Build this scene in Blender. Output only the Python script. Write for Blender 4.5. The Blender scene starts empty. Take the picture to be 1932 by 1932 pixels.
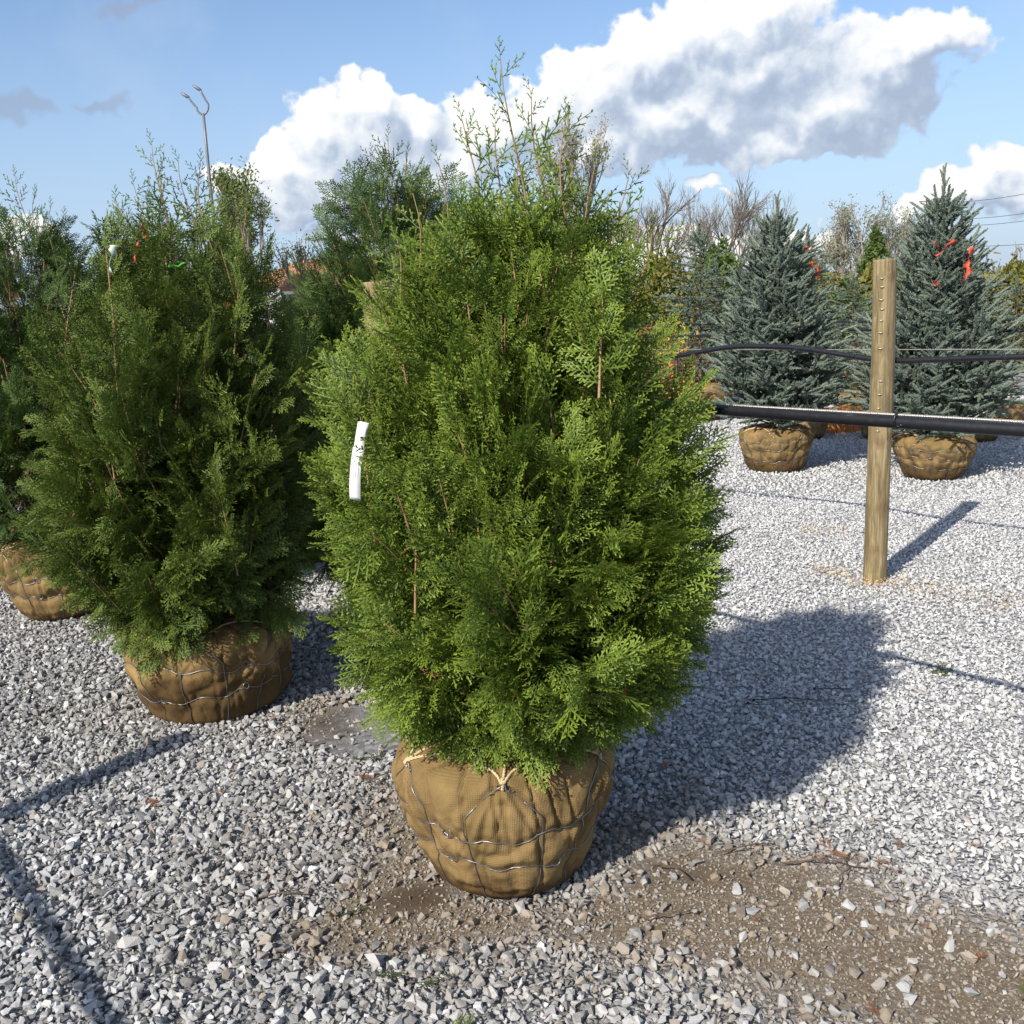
import bpy, math, random
import numpy as np
from mathutils import Vector, Matrix

scene = bpy.context.scene
COL = scene.collection
rad = math.radians
PI = math.pi

# ------------------------------------------------------------------ camera
CAM_H = 1.6; PITCH = rad(11.2); ROLL = rad(2.5)
cam_d = bpy.data.cameras.new('camera'); cam = bpy.data.objects.new('camera', cam_d); COL.objects.link(cam)
fwd = Vector((0, math.cos(PITCH), -math.sin(PITCH))); r0 = Vector((1, 0, 0)); u0 = r0.cross(fwd)
rgt = r0*math.cos(ROLL) - u0*math.sin(ROLL); upv = u0*math.cos(ROLL) + r0*math.sin(ROLL)
cam.matrix_world = Matrix(((rgt.x, upv.x, -fwd.x, 0), (rgt.y, upv.y, -fwd.y, 0), (rgt.z, upv.z, -fwd.z, CAM_H), (0, 0, 0, 1)))
cam_d.sensor_width = 36; cam_d.sensor_height = 36; cam_d.lens = 36*1935/1932.
cam_d.clip_start = 0.05; cam_d.clip_end = 3000
scene.camera = cam

# ------------------------------------------------------------------ sun, sky, exposure
SUN_EL = 35.6; SH_AZ = 35.7          # shadows fall towards this azimuth (from +Y to +X)
sun_d = bpy.data.lights.new('sun', 'SUN'); sun = bpy.data.objects.new('sun', sun_d); COL.objects.link(sun)
sun_d.energy = 5.0; sun_d.angle = rad(0.5); sun_d.color = (1.0, 0.93, 0.82)
ldir = Vector((math.sin(rad(SH_AZ))*math.cos(rad(SUN_EL)), math.cos(rad(SH_AZ))*math.cos(rad(SUN_EL)), -math.sin(rad(SUN_EL))))
sun.rotation_euler = (-ldir).to_track_quat('Z', 'Y').to_euler(); sun.location = (-6, -8, 12)
scene.view_settings.view_transform = 'Standard'; scene.view_settings.look = 'None'
scene.view_settings.gamma = 1; scene.view_settings.use_curve_mapping = False
scene.view_settings.exposure = 0.35

class NT:
    """small helper around a node tree"""
    def __init__(s, nt): s.nt = nt
    def n(s, typ, **kw):
        nd = s.nt.nodes.new(typ)
        for k, v in kw.items():
            if k.startswith('i_'): nd.inputs[k[2:].replace('_', ' ')].default_value = v
            else: setattr(nd, k, v)
        return nd
    def l(s, a, b): s.nt.links.new(a, b)
    def put(s, v, sock):
        if isinstance(v, bpy.types.NodeSocket): s.l(v, sock)
        elif v is not None: sock.default_value = v
    def m(s, op, a, b=None, c=None, clamp=False):
        nd = s.n('ShaderNodeMath', operation=op, use_clamp=clamp)
        for i, v in enumerate((a, b, c)):
            if v is not None: s.put(v, nd.inputs[i])
        return nd.outputs[0]
    def vm(s, op, a, b=None, out=0):
        nd = s.n('ShaderNodeVectorMath', operation=op)
        s.put(a, nd.inputs[0])
        if b is not None:
            if op == 'SCALE': s.put(b, nd.inputs['Scale'])
            else: s.put(b, nd.inputs[1])
        return nd.outputs[1 if op == 'LENGTH' else out]
    def mix(s, f, a, b, blend='MIX'):
        nd = s.n('ShaderNodeMix', data_type='RGBA', blend_type=blend)
        s.put(f, nd.inputs[0])
        for v, sk in ((a, nd.inputs[6]), (b, nd.inputs[7])):
            if isinstance(v, tuple) and len(v) == 3: v = v+(1,)
            s.put(v, sk)
        return nd.outputs[2]
    def mr(s, v, a, b, c=0., d=1., smooth=False):
        nd = s.n('ShaderNodeMapRange', interpolation_type='SMOOTHSTEP' if smooth else 'LINEAR')
        s.put(v, nd.inputs[0])
        for i, q in enumerate((a, b, c, d)): nd.inputs[i+1].default_value = q
        return nd.outputs[0]
    def noise(s, vec, scale, detail=4, rough=.55, out=0, dist=0., dim='3D'):
        nd = s.n('ShaderNodeTexNoise', noise_dimensions=dim); s.put(vec, nd.inputs['Vector'])
        nd.inputs['Scale'].default_value = scale; nd.inputs['Detail'].default_value = detail; nd.inputs['Roughness'].default_value = rough
        nd.inputs['Distortion'].default_value = dist
        return nd.outputs[out]
    def vor(s, vec, scale, feat='F1', out='Distance', rnd=1., detail=0.):
        nd = s.n('ShaderNodeTexVoronoi', feature=feat); s.put(vec, nd.inputs['Vector']); nd.inputs['Scale'].default_value = scale
        nd.inputs['Randomness'].default_value = rnd
        if 'Detail' in nd.inputs: nd.inputs['Detail'].default_value = detail
        return nd.outputs[out]
    def ramp(s, v, stops):
        nd = s.n('ShaderNodeValToRGB'); s.put(v, nd.inputs[0]); e = nd.color_ramp.elements
        while len(e) < len(stops): e.new(0.5)
        for el, (p, c) in zip(e, stops): el.position = p; el.color = tuple(c)+((1,) if len(c) == 3 else ())
        return nd.outputs[0]

def build_world():
    w = bpy.data.worlds.new('World'); scene.world = w; w.use_nodes = True
    nt = w.node_tree; nt.nodes.clear(); T = NT(nt)
    sky = T.n('ShaderNodeTexSky', sky_type='NISHITA'); sky.sun_disc = False
    sky.sun_elevation = rad(SUN_EL); sky.sun_rotation = rad(180+SH_AZ)
    sky.air_density = 1.0; sky.dust_density = 1.2; sky.ozone_density = 1.6; sky.altitude = 200
    # cumulus field over azimuth/elevation (degrees); each entry is a lobe: az, el, half width, half height
    def azel(x, y):
        d = fwd*1935 + rgt*(x-966) - upv*(y-966); d.normalize()
        return math.degrees(math.atan2(d.x, d.y)), math.degrees(math.asin(d.z))
    lob = []
    for x, y, a, b in [  # left heap
            (455, 345, 60, 45), (530, 320, 80, 60), (620, 250, 95, 95), (700, 215, 70, 75), (770, 240, 65, 60), (690, 300, 150, 95), (570, 375, 140, 60),
            # long heap
            (840, 310, 90, 75), (930, 245, 95, 85), (1010, 210, 95, 75), (1120, 170, 110, 105), (1230, 110, 110, 90), (1330, 60, 110, 85), (1420, 30, 130, 60),
            (1420, 130, 210, 130), (1250, 220, 260, 80), (1550, 200, 200, 95), (1640, 130, 150, 90), (1740, 85, 130, 68), (1810, 75, 70, 50), (1500, 270, 190, 42), (1120, 275, 200, 58),
            # low right
            (1905, 300, 75, 45), (1830, 350, 100, 45), (1940, 350, 110, 70), (1765, 385, 80, 26),
            # far low banks
            (820, 440, 210, 34), (1330, 338, 45, 16), (1390, 345, 24, 10), (1330, 470, 300, 36), (30, 450, 90, 30), (620, 450, 80, 24),
            (2250, 200, 200, 100), (-350, 380, 210, 70)]:
        z, e = azel(x, y); k = 1935/57.3
        lob.append((z, e, a/k*.93, b/k*.86))
    lob += [(-75, 18, 16, 6), (-120, 25, 14, 7), (-160, 17, 20, 7), (160, 22, 18, 8), (118, 16, 16, 6), (80, 24, 13, 7), (62, 12, 9, 4), (-52, 30, 9, 4), (20, 62, 16, 8), (-90, 58, 14, 9), (140, 55, 14, 8)]
    def group(name, fn):
        g = bpy.data.node_groups.new(name, 'ShaderNodeTree'); G = NT(g)
        g.interface.new_socket('azel', in_out='INPUT', socket_type='NodeSocketVector')
        g.interface.new_socket('D', in_out='OUTPUT', socket_type='NodeSocketFloat')
        gi = G.n('NodeGroupInput'); go = G.n('NodeGroupOutput'); G.l(fn(G, gi.outputs[0]), go.inputs[0]); return g
    def f_lobes(G, q):
        acc = None
        for (z, e, a, b) in lob:
            nd = G.n('ShaderNodeVectorMath', operation='MULTIPLY_ADD'); G.l(q, nd.inputs[0]); nd.inputs[1].default_value = (1/a, 1/b, 0); nd.inputs[2].default_value = (-z/a, -e/b, 0)
            f = G.vm('LENGTH', nd.outputs[0])
            acc = f if acc is None else G.m('SMOOTH_MIN', acc, f, .3)
        return G.m('SUBTRACT', 1.0, acc)
    def f_detail(G, p):
        n1 = G.noise(p, .36, 5, .52, dim='2D')
        b1 = G.m('ABSOLUTE', G.m('SUBTRACT', G.noise(G.vm('ADD', p, (7.3, 2.1, 0)), .62, 4, .5, dim='2D'), .5))
        return G.m('ADD', G.m('MULTIPLY', G.m('SUBTRACT', n1, .5), 1.05), G.m('MULTIPLY', G.m('SUBTRACT', .12, b1), 1.5))
    g_l = group('cloud_lobes', f_lobes); g_d = group('cloud_detail', f_detail)
    tc = T.n('ShaderNodeTexCoord'); sep = T.n('ShaderNodeSeparateXYZ'); T.l(tc.outputs['Generated'], sep.inputs[0])
    az = T.m('MULTIPLY', T.m('ARCTAN2', sep.outputs[0], sep.outputs[1]), 57.2958)
    el = T.m('MULTIPLY', T.m('ARCSINE', sep.outputs[2]), 57.2958)
    cb = T.n('ShaderNodeCombineXYZ'); T.l(az, cb.inputs[0]); T.l(el, cb.inputs[1])
    def ev(g, p, off=None):
        nd = T.n('ShaderNodeGroup'); nd.node_tree = g
        T.l(T.vm('ADD', p, off) if off else p, nd.inputs[0]); return nd.outputs[0]
    warp = T.vm('SCALE', T.vm('SUBTRACT', T.noise(cb.outputs[0], .30, 3, .6, out=1, dim='2D'), (.5, .5, .5)), 3.4)
    q = T.vm('MULTIPLY', T.vm('ADD', cb.outputs[0], warp), (1, 1, 0))
    C0 = ev(g_l, q); C1 = ev(g_l, q, (-1.0, 1.5, 0)); F0 = ev(g_d, cb.outputs[0]); F1 = ev(g_d, cb.outputs[0], (-.38, .50, 0))
    D0 = T.m('ADD', C0, T.m('MULTIPLY', F0, .62))
    alpha = T.mr(D0, .0, .24, smooth=True)
    lit = T.m('ADD', T.m('MULTIPLY', T.m('SUBTRACT', F0, F1), .62), T.m('MULTIPLY', T.m('SUBTRACT', C0, C1), .95))
    lit = T.m('ADD', lit, T.mr(D0, .1, 1.1, .53, .30))
    cloud = T.ramp(lit, [(0., (.33, .40, .52)), (.3, (.42, .49, .60)), (.55, (.60, .65, .72)), (.80, (.76, .775, .79)), (1, (.85, .845, .83))])
    # thin grey scraps and milky veil
    wis = T.noise(cb.outputs[0], .09, 5, .6, dim='2D')
    veil = T.mr(wis, .48, .75, 0, .22, True)
    wz = None
    for (x, y, a, b) in ((35, 205, 75, 26), (175, 196, 42, 17), (235, 10, 70, 14)):
        z, e = azel(x, y); k = 1935/57.3; v = T.vm('MULTIPLY', T.vm('SUBTRACT', q, (z, e, 0)), (k/a, k/b, 0)); f = T.m('SUBTRACT', 1.0, T.vm('LENGTH', v)); wz = f if wz is None else T.m('MAXIMUM', wz, f)
    scrap = T.mr(T.m('ADD', wz, T.m('MULTIPLY', F0, .5)), 0., .7, 0, .55, True)
    lo = T.mr(el, -2., 17., .8, 0., True)
    base = T.vm('MULTIPLY', sky.outputs[0], (.114, .121, .131))
    base = T.mix(veil, base, (.46, .55, .68))
    base = T.mix(lo, base, (.37, .475, .655))
    base = T.mix(scrap, base, (.27, .32, .43))
    col = T.mix(T.m('MULTIPLY', alpha, .97), base, cloud)
    bg = T.n('ShaderNodeBackground'); T.l(col, bg.inputs[0]); bg.inputs[1].default_value = 1.0
    out = T.n('ShaderNodeOutputWorld'); T.l(bg.outputs[0], out.inputs[0])
    w.cycles.sampling_method = 'MANUAL'; w.cycles.sample_map_resolution = 512
build_world()

# ------------------------------------------------------------------ numeric helpers
def vnoise(p, seed=0):
    p = np.asarray(p, float); i = np.floor(p).astype(np.int64); f = p-i; f = f*f*(3-2*f)
    def h(a, b, c):
        n = (a*374761393 + b*668265263 + c*2147483647 + seed*974711) & 0x7fffffff
        n = ((n ^ (n >> 13))*1274126177) & 0x7fffffff
        return ((n ^ (n >> 16)) & 0xffff)/65535.
    r = 0
    for dx in (0, 1):
        for dy in (0, 1):
            for dz in (0, 1):
                wgt = (f[..., 0] if dx else 1-f[..., 0])*(f[..., 1] if dy else 1-f[..., 1])*(f[..., 2] if dz else 1-f[..., 2])
                r = r + wgt*h(i[..., 0]+dx, i[..., 1]+dy, i[..., 2]+dz)
    return r*2-1
def fbm(p, o=4, seed=0):
    a = 1.; s = 0; t = 0
    for k in range(o): s = s+a*vnoise(np.asarray(p)*(2**k)+17.3*k, seed+k); t += a; a *= .5
    return s/t
def nrm(v):
    v = np.asarray(v, float); return v/np.maximum(np.linalg.norm(v, axis=-1, keepdims=True), 1e-9)
def eulers(X, Z):
    X = nrm(X); Z = nrm(Z - X*np.sum(X*Z, -1, keepdims=True)); Y = np.cross(Z, X)
    ry = np.arcsin(np.clip(-X[:, 2], -1, 1)); rx = np.arctan2(Y[:, 2], Z[:, 2]); rz = np.arctan2(X[:, 1], X[:, 0])
    return np.stack([rx, ry, rz], 1)

def make_mesh(name, V, polys, mats=(), smooth=False, attrs=None, mi=None):
    me = bpy.data.meshes.new(name); V = np.asarray(V, np.float32).reshape(-1, 3)
    me.vertices.add(len(V)); me.vertices.foreach_set('co', V.ravel())
    polys = [np.asarray(p, np.int32) for p in polys if len(p)]
    if polys:
        li = np.concatenate([p.ravel() for p in polys]); lt = np.concatenate([np.full(len(p), p.shape[1], np.int32) for p in polys])
        ls = np.concatenate([[0], np.cumsum(lt)[:-1]]).astype(np.int32)
        me.loops.add(len(li)); me.loops.foreach_set('vertex_index', li)
        me.polygons.add(len(lt)); me.polygons.foreach_set('loop_start', ls); me.polygons.foreach_set('loop_total', lt)
        if mi is not None: me.polygons.foreach_set('material_index', np.asarray(mi, np.int32))
        me.polygons.foreach_set('use_smooth', np.full(len(lt), bool(smooth)))
    for m in mats: me.materials.append(m)
    for k, (typ, arr) in (attrs or {}).items():
        a = me.attributes.new(k, typ, 'POINT')
        a.data.foreach_set('vector' if typ == 'FLOAT_VECTOR' else 'value', np.ascontiguousarray(arr, np.int32 if typ == 'INT' else np.float32).ravel())
    me.update(calc_edges=True); return me

class MB:
    """collects pieces of one mesh"""
    def __init__(s): s.V = []; s.Q = []; s.T = []; s.A = []; s.n = 0
    def add(s, V, Q=None, T=None, a=0.):
        V = np.asarray(V, float).reshape(-1, 3)
        if Q is not None and len(Q): s.Q.append(np.asarray(Q)+s.n)
        if T is not None and len(T): s.T.append(np.asarray(T)+s.n)
        s.V.append(V); s.A.append(np.broadcast_to(np.asarray(a, float), (len(V),))); s.n += len(V); return s
    def tube(s, P, r, k=6, a=0., cap=True, twist=0.):
        P = np.asarray(P, float); n = len(P); r = np.broadcast_to(np.asarray(r, float), (n,))
        t = nrm(np.gradient(P, axis=0)); ref = np.array([0, 0, 1.]) if abs(t[0][2]) < .9 else np.array([1., 0, 0])
        nn = nrm(np.cross(t[0], ref)); V = []
        for i in range(n):
            nn = nrm(nn - t[i]*np.dot(nn, t[i])); b = np.cross(t[i], nn)
            an = np.arange(k)*2*PI/k + twist*i
            V.append(P[i]+r[i]*(np.cos(an)[:, None]*nn+np.sin(an)[:, None]*b))
        V = np.concatenate(V); j = np.arange(k); j2 = (j+1) % k
        Q = np.concatenate([np.stack([i*k+j, i*k+j2, (i+1)*k+j2, (i+1)*k+j], 1) for i in range(n-1)])
        T = None
        if cap and k > 2:
            T = np.array([[0, q+1, q] for q in range(1, k-1)]+[[(n-1)*k, (n-1)*k+q, (n-1)*k+q+1] for q in range(1, k-1)])
        av = np.repeat(np.broadcast_to(np.asarray(a, float), (n,)), k)
        return s.add(V, Q, T, av)
    def box(s, c, d, R=None, a=0.):
        c = np.asarray(c, float); h = np.asarray(d, float)/2
        V = np.array([[x, y, z] for x in (-1, 1) for y in (-1, 1) for z in (-1, 1)])*h
        if R is not None: V = V@np.asarray(R).T
        return s.add(V+c, [[0, 1, 3, 2], [4, 6, 7, 5], [0, 4, 5, 1], [2, 3, 7, 6], [0, 2, 6, 4], [1, 5, 7, 3]], a=a)
    def arrays(s):
        return np.concatenate(s.V), [np.concatenate(q) for q in (s.Q, s.T) if q], np.concatenate(s.A)
    def mesh(s, name, mats, smooth=False):
        V, P, A = s.arrays(); return make_mesh(name, V, P, mats, smooth, {'tip': ('FLOAT', A)})
    def build(s, name, mat, parent=None, smooth=False):
        return obj(name, s.mesh(name, [mat], smooth), parent)

def obj(name, data, parent=None, loc=None, rot=None, scale=None):
    o = bpy.data.objects.new(name, data); COL.objects.link(o)
    if parent is not None: o.parent = parent
    if loc is not None: o.location = loc
    if rot is not None: o.rotation_euler = rot
    if scale is not None: o.scale = (scale,)*3 if np.isscalar(scale) else scale
    return o
def tag(o, label=None, cat=None, group=None, kind=None):
    if label: o['label'] = label
    if cat: o['category'] = cat
    if group: o['group'] = group
    if kind: o['kind'] = kind
    return o
def thing(name, label, cat, loc, rz=0., group=None):
    o = obj(name, None, None, loc, (0, 0, rz)); o.empty_display_size = .1
    return tag(o, label, cat, group)
def copy_tree(o, parent=None):
    c = o.copy(); COL.objects.link(c)
    c.parent = parent
    for ch in o.children: copy_tree(ch, c)
    return c

# ------------------------------------------------------------------ scatter node group (mesh carries both the points and the little prototypes)
def scatter_group(nv):
    nm = 'scatter_%d' % nv
    if nm in bpy.data.node_groups: return bpy.data.node_groups[nm]
    g = bpy.data.node_groups.new(nm, 'GeometryNodeTree'); G = NT(g)
    g.interface.new_socket('Geometry', in_out='INPUT', socket_type='NodeSocketGeometry')
    g.interface.new_socket('Geometry', in_out='OUTPUT', socket_type='NodeSocketGeometry')
    gi = G.n('NodeGroupInput'); go = G.n('NodeGroupOutput')
    def named(nm, typ): nd = G.n('GeometryNodeInputNamedAttribute', data_type=typ); nd.inputs['Name'].default_value = nm; return nd.outputs['Attribute']
    def sep(geo, val):
        c = G.n('FunctionNodeCompare', data_type='INT', operation='EQUAL'); G.l(named('var', 'INT'), c.inputs[2]); c.inputs[3].default_value = val
        s = G.n('GeometryNodeSeparateGeometry', domain='POINT'); G.l(geo, s.inputs[0]); G.l(c.outputs[0], s.inputs[1]); return s.outputs[0]
    join = G.n('GeometryNodeJoinGeometry')
    for v in reversed(range(nv)):     # the last link made comes first in the join
        t = G.n('GeometryNodeGeometryToInstance'); G.l(sep(gi.outputs[0], v), t.inputs[0]); G.l(t.outputs[0], join.inputs[0])
    iop = G.n('GeometryNodeInstanceOnPoints'); G.l(sep(gi.outputs[0], -1), iop.inputs['Points']); G.l(join.outputs[0], iop.inputs['Instance'])
    iop.inputs['Pick Instance'].default_value = True
    G.l(named('pick', 'INT'), iop.inputs['Instance Index'])
    e = G.n('FunctionNodeEulerToRotation'); G.l(named('rot', 'FLOAT_VECTOR'), e.inputs[0]); G.l(e.outputs[0], iop.inputs['Rotation'])
    G.l(named('scl', 'FLOAT_VECTOR'), iop.inputs['Scale'])
    G.l(iop.outputs[0], go.inputs[0]); return g

def scatter(name, protos, mats, P, E, S, tone, pick, parent=None, tint=None, smooth=False):
    """protos: list of (V, [polys], tip); returns one object that instances them on points"""
    n = len(P); S = np.asarray(S, float)
    if S.ndim == 1: S = np.repeat(S[:, None], 3, 1)
    Vs = []; Qs = []; Ts = []; var = []; tip = []; off = 0
    for k, (V, polys, A) in enumerate(protos):
        Vs.append(V); var.append(np.full(len(V), k)); tip.append(A)
        for p in polys: (Qs if p.shape[1] == 4 else Ts).append(p+off)
        off += len(V)
    z = lambda a, d=0.: np.concatenate([np.full((off,)+a.shape[1:], d), a])
    V = np.concatenate(Vs+[P]); polys = [np.concatenate(q) for q in (Qs, Ts) if q]
    at = {'var': ('INT', np.concatenate(var+[np.full(n, -1)])), 'tip': ('FLOAT', np.concatenate(tip+[np.zeros(n)])),
          'rot': ('FLOAT_VECTOR', z(E)), 'scl': ('FLOAT_VECTOR', z(S)), 'tone': ('FLOAT', z(np.asarray(tone, float))),
          'tint': ('FLOAT', z(np.zeros(n) if tint is None else np.asarray(tint, float))), 'pick': ('INT', z(np.asarray(pick)).astype(int))}
    me = make_mesh(name, V, polys, mats, smooth, at)
    o = obj(name, me, parent); md = o.modifiers.new('scatter', 'NODES'); md.node_group = scatter_group(len(protos)); return o

# ------------------------------------------------------------------ materials
def new_mat(name):
    m = bpy.data.materials.new(name); m.use_nodes = True; nt = m.node_tree; nt.nodes.clear(); T = NT(nt)
    out = T.n('ShaderNodeOutputMaterial'); b = T.n('ShaderNodeBsdfPrincipled'); T.l(b.outputs[0], out.inputs[0])
    return m, T, b, out
def attr(T, nm, typ='GEOMETRY'):
    a = T.n('ShaderNodeAttribute', attribute_type=typ, attribute_name=nm); return a
def bump(T, b, h, strength, dist):
    n = T.n('ShaderNodeBump'); n.inputs['Strength'].default_value = strength; n.inputs['Distance'].default_value = dist; T.l(h, n.inputs['Height']); T.l(n.outputs[0], b.inputs['Normal'])
def ocoord(T): return T.n('ShaderNodeTexCoord').outputs['Object']

def leaf_mat(name, stem, dark, light, tipc, trans=.17, rough=.55, spec=.3):
    m, T, b, out = new_mat(name)
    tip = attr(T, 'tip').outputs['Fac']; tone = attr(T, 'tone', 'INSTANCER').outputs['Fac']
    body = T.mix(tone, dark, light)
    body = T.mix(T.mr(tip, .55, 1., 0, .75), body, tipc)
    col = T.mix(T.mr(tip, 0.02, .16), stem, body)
    T.l(col, b.inputs['Base Color']); b.inputs['Roughness'].default_value = rough; b.inputs['Specular IOR Level'].default_value = spec
    tr = T.n('ShaderNodeBsdfTranslucent'); T.l(T.mix(.5, col, (.16, .26, .03)), tr.inputs[0])
    mx = T.n('ShaderNodeMixShader'); mx.inputs[0].default_value = trans; T.l(b.outputs[0], mx.inputs[1]); T.l(tr.outputs[0], mx.inputs[2]); T.l(mx.outputs[0], out.inputs[0])
    return m
M = {}
M['arb'] = leaf_mat('arborvitae_leaf', (.20, .15, .05), (.028, .060, .011), (.132, .200, .024), (.30, .385, .05))
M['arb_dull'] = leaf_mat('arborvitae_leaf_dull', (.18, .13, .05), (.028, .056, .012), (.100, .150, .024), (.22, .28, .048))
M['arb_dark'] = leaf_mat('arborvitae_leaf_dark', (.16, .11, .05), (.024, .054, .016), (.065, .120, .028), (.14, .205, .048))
M['dead'] = leaf_mat('dead_spray', (.16, .07, .03), (.16, .065, .028), (.34, .13, .05), (.38, .17, .07), .1)
M['fallen'] = leaf_mat('fallen_green_spray', (.14, .10, .04), (.07, .10, .03), (.12, .15, .045), (.17, .20, .06), .15)
M['spruce'] = leaf_mat('spruce_needles', (.12, .085, .05), (.095, .130, .108), (.215, .265, .215), (.34, .38, .28), .12, .6)
M['cedar'] = leaf_mat('blue_cedar_needles', (.15, .11, .08), (.12, .165, .13), (.20, .26, .20), (.27, .32, .24), .2, .65)
M['shrub_gold'] = leaf_mat('golden_shrub_leaf', (.12, .1, .03), (.12, .13, .028), (.23, .22, .05), (.30, .27, .07), .3)
M['shrub_green'] = leaf_mat('green_shrub_leaf', (.08, .1, .03), (.06, .10, .025), (.11, .16, .04), (.15, .20, .05), .3)
M['shrub_red'] = leaf_mat('red_shrub_leaf', (.1, .05, .03), (.13, .045, .028), (.24, .09, .05), (.34, .15, .07), .2)
M['shrub_orange'] = leaf_mat('orange_shrub_leaf', (.1, .05, .03), (.45, .16, .03), (.62, .30, .05), (.68, .42, .10), .2)
M['blossom'] = leaf_mat('white_blossom', (.6, .6, .55), (.55, .57, .5), (.75, .75, .7), (.8, .8, .78), .2)
M['bud'] = leaf_mat('spring_bud_leaf', (.10, .1, .03), (.10, .14, .04), (.17, .21, .07), (.24, .27, .10), .35)
M['budpale'] = leaf_mat('pale_bud_leaf', (.2, .19, .12), (.22, .22, .15), (.30, .30, .21), (.36, .36, .26), .3)

def plain(name, col, rough=.7, metal=0., var=.25, scale=20., bmp=0., col2=None, stretch=None):
    m, T, b, out = new_mat(name); co = ocoord(T)
    if stretch: co = T.vm('MULTIPLY', co, stretch)
    nz = T.noise(co, scale, 5, .6)
    c2 = col2 or tuple(c*(1-var) for c in col)
    T.l(T.mix(T.mr(nz, .3, .7), c2, col), b.inputs['Base Color']); b.inputs['Roughness'].default_value = rough; b.inputs['Metallic'].default_value = metal
    if bmp: bump(T, b, nz, .6, bmp)
    return m
M['twig'] = plain('arborvitae_bark', (.37, .225, .115), .75, var=.45, scale=40)
M['bark'] = plain('brown_bark', (.13, .085, .055), .85, var=.5, scale=30, bmp=.004)
M['greybark'] = plain('grey_bark', (.24, .205, .175), .85, var=.4, scale=6)
M['palebark'] = plain('pale_grey_bark', (.33, .29, .25), .85, var=.35, scale=6)
M['wire'] = plain('galvanised_wire', (.33, .33, .34), .42, .85, var=.3, scale=60)
M['rope'] = plain('sisal_rope', (.62, .47, .27), .85, var=.3, scale=200, bmp=.0006)
M['cable'] = plain('twisted_steel_cable', (.58, .56, .50), .4, .6, var=.3, scale=300)
M['ziptie'] = plain('black_nylon', (.012, .012, .014), .4, var=.2)
M['ribbon'] = plain('orange_flagging', (.60, .075, .03), .6, var=.25, scale=30)
M['ribbon_white'] = plain('pale_green_flagging', (.55, .66, .55), .5, var=.2, scale=30)
M['ribbon_green'] = plain('lime_flagging', (.07, .42, .03), .6, var=.2, scale=30)
M['polegrey'] = plain('galvanised_pole', (.20, .20, .21), .5, .4, var=.2)
M['orangewood'] = plain('orange_cedar_board', (.60, .22, .055), .7, var=.35, scale=12, bmp=.002, stretch=(1, 1, .1))
M['plaster'] = plain('building_wall', (.42, .41, .40), .8, var=.12, scale=3)
M['roof'] = plain('tan_tile_roof', (.46, .24, .14), .85, var=.35, scale=8)
M['window'] = plain('window_glass', (.05, .06, .07), .12, var=.2)
M['plastic'] = plain('white_plastic', (.75, .76, .78), .35, var=.08)
M['sawdust'] = plain('sawdust', (.70, .47, .22), .9, var=.3, scale=80)
M['cablewire'] = plain('power_cable', (.10, .10, .11), .6, var=.1)
M['staple'] = plain('bright_staple', (.75, .70, .58), .35, .5, var=.2)

def mat_pipe():
    m, T, b, out = new_mat('black_polyethylene_pipe'); co = ocoord(T)
    n1 = T.noise(T.vm('MULTIPLY', co, (1, 1, 8)), 14, 5, .65); n2 = T.noise(co, 55, 4, .7)
    sc = T.m('MULTIPLY', T.mr(n1, .58, .72), T.mr(n2, .45, .7))
    T.l(T.mix(sc, (.012, .012, .015), (.075, .073, .07)), b.inputs['Base Color'])
    T.l(T.mr(n2, .3, .7, .32, .5), b.inputs['Roughness'])
    bump(T, b, n2, .15, .002); return m
M['pipe'] = mat_pipe()

def mat_post():
    m, T, b, out = new_mat('treated_pine_post'); co = ocoord(T); tip = attr(T, 'tip').outputs['Fac']
    st = T.vm('MULTIPLY', co, (1, 1, .07))
    g = T.noise(st, 60, 5, .7, dist=.8); g2 = T.noise(T.vm('MULTIPLY', co, (1, 1, .12)), 26, 4, .6, dist=1.4)
    col = T.ramp(g, [(.33, (.075, .055, .027)), (.45, (.175, .132, .064)), (.56, (.27, .21, .108)), (.70, (.38, .305, .17))])
    col = T.mix(T.mr(g2, .50, .60, 0, .7), col, (.18, .13, .058))
    blot = T.noise(T.vm('MULTIPLY', co, (1, 1, .45)), 11, 4, .6); col = T.mix(T.mr(blot, .52, .62, 0, .6), col, (.135, .108, .052))
    # ring grain where knots sit: 'tip' runs 0..1 away from a knot centre
    ring = T.m('SINE', T.m('MULTIPLY', tip, 34.)); kn = T.mr(tip, .0, .9, 1, 0)
    col = T.mix(T.m('MULTIPLY', kn, T.mr(ring, -1, 1, .4, 1.)), col, (.115, .062, .026))
    T.l(col, b.inputs['Base Color']); b.inputs['Roughness'].default_value = .78
    bump(T, b, g, .55, .004); return m
M['post'] = mat_post()

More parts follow.
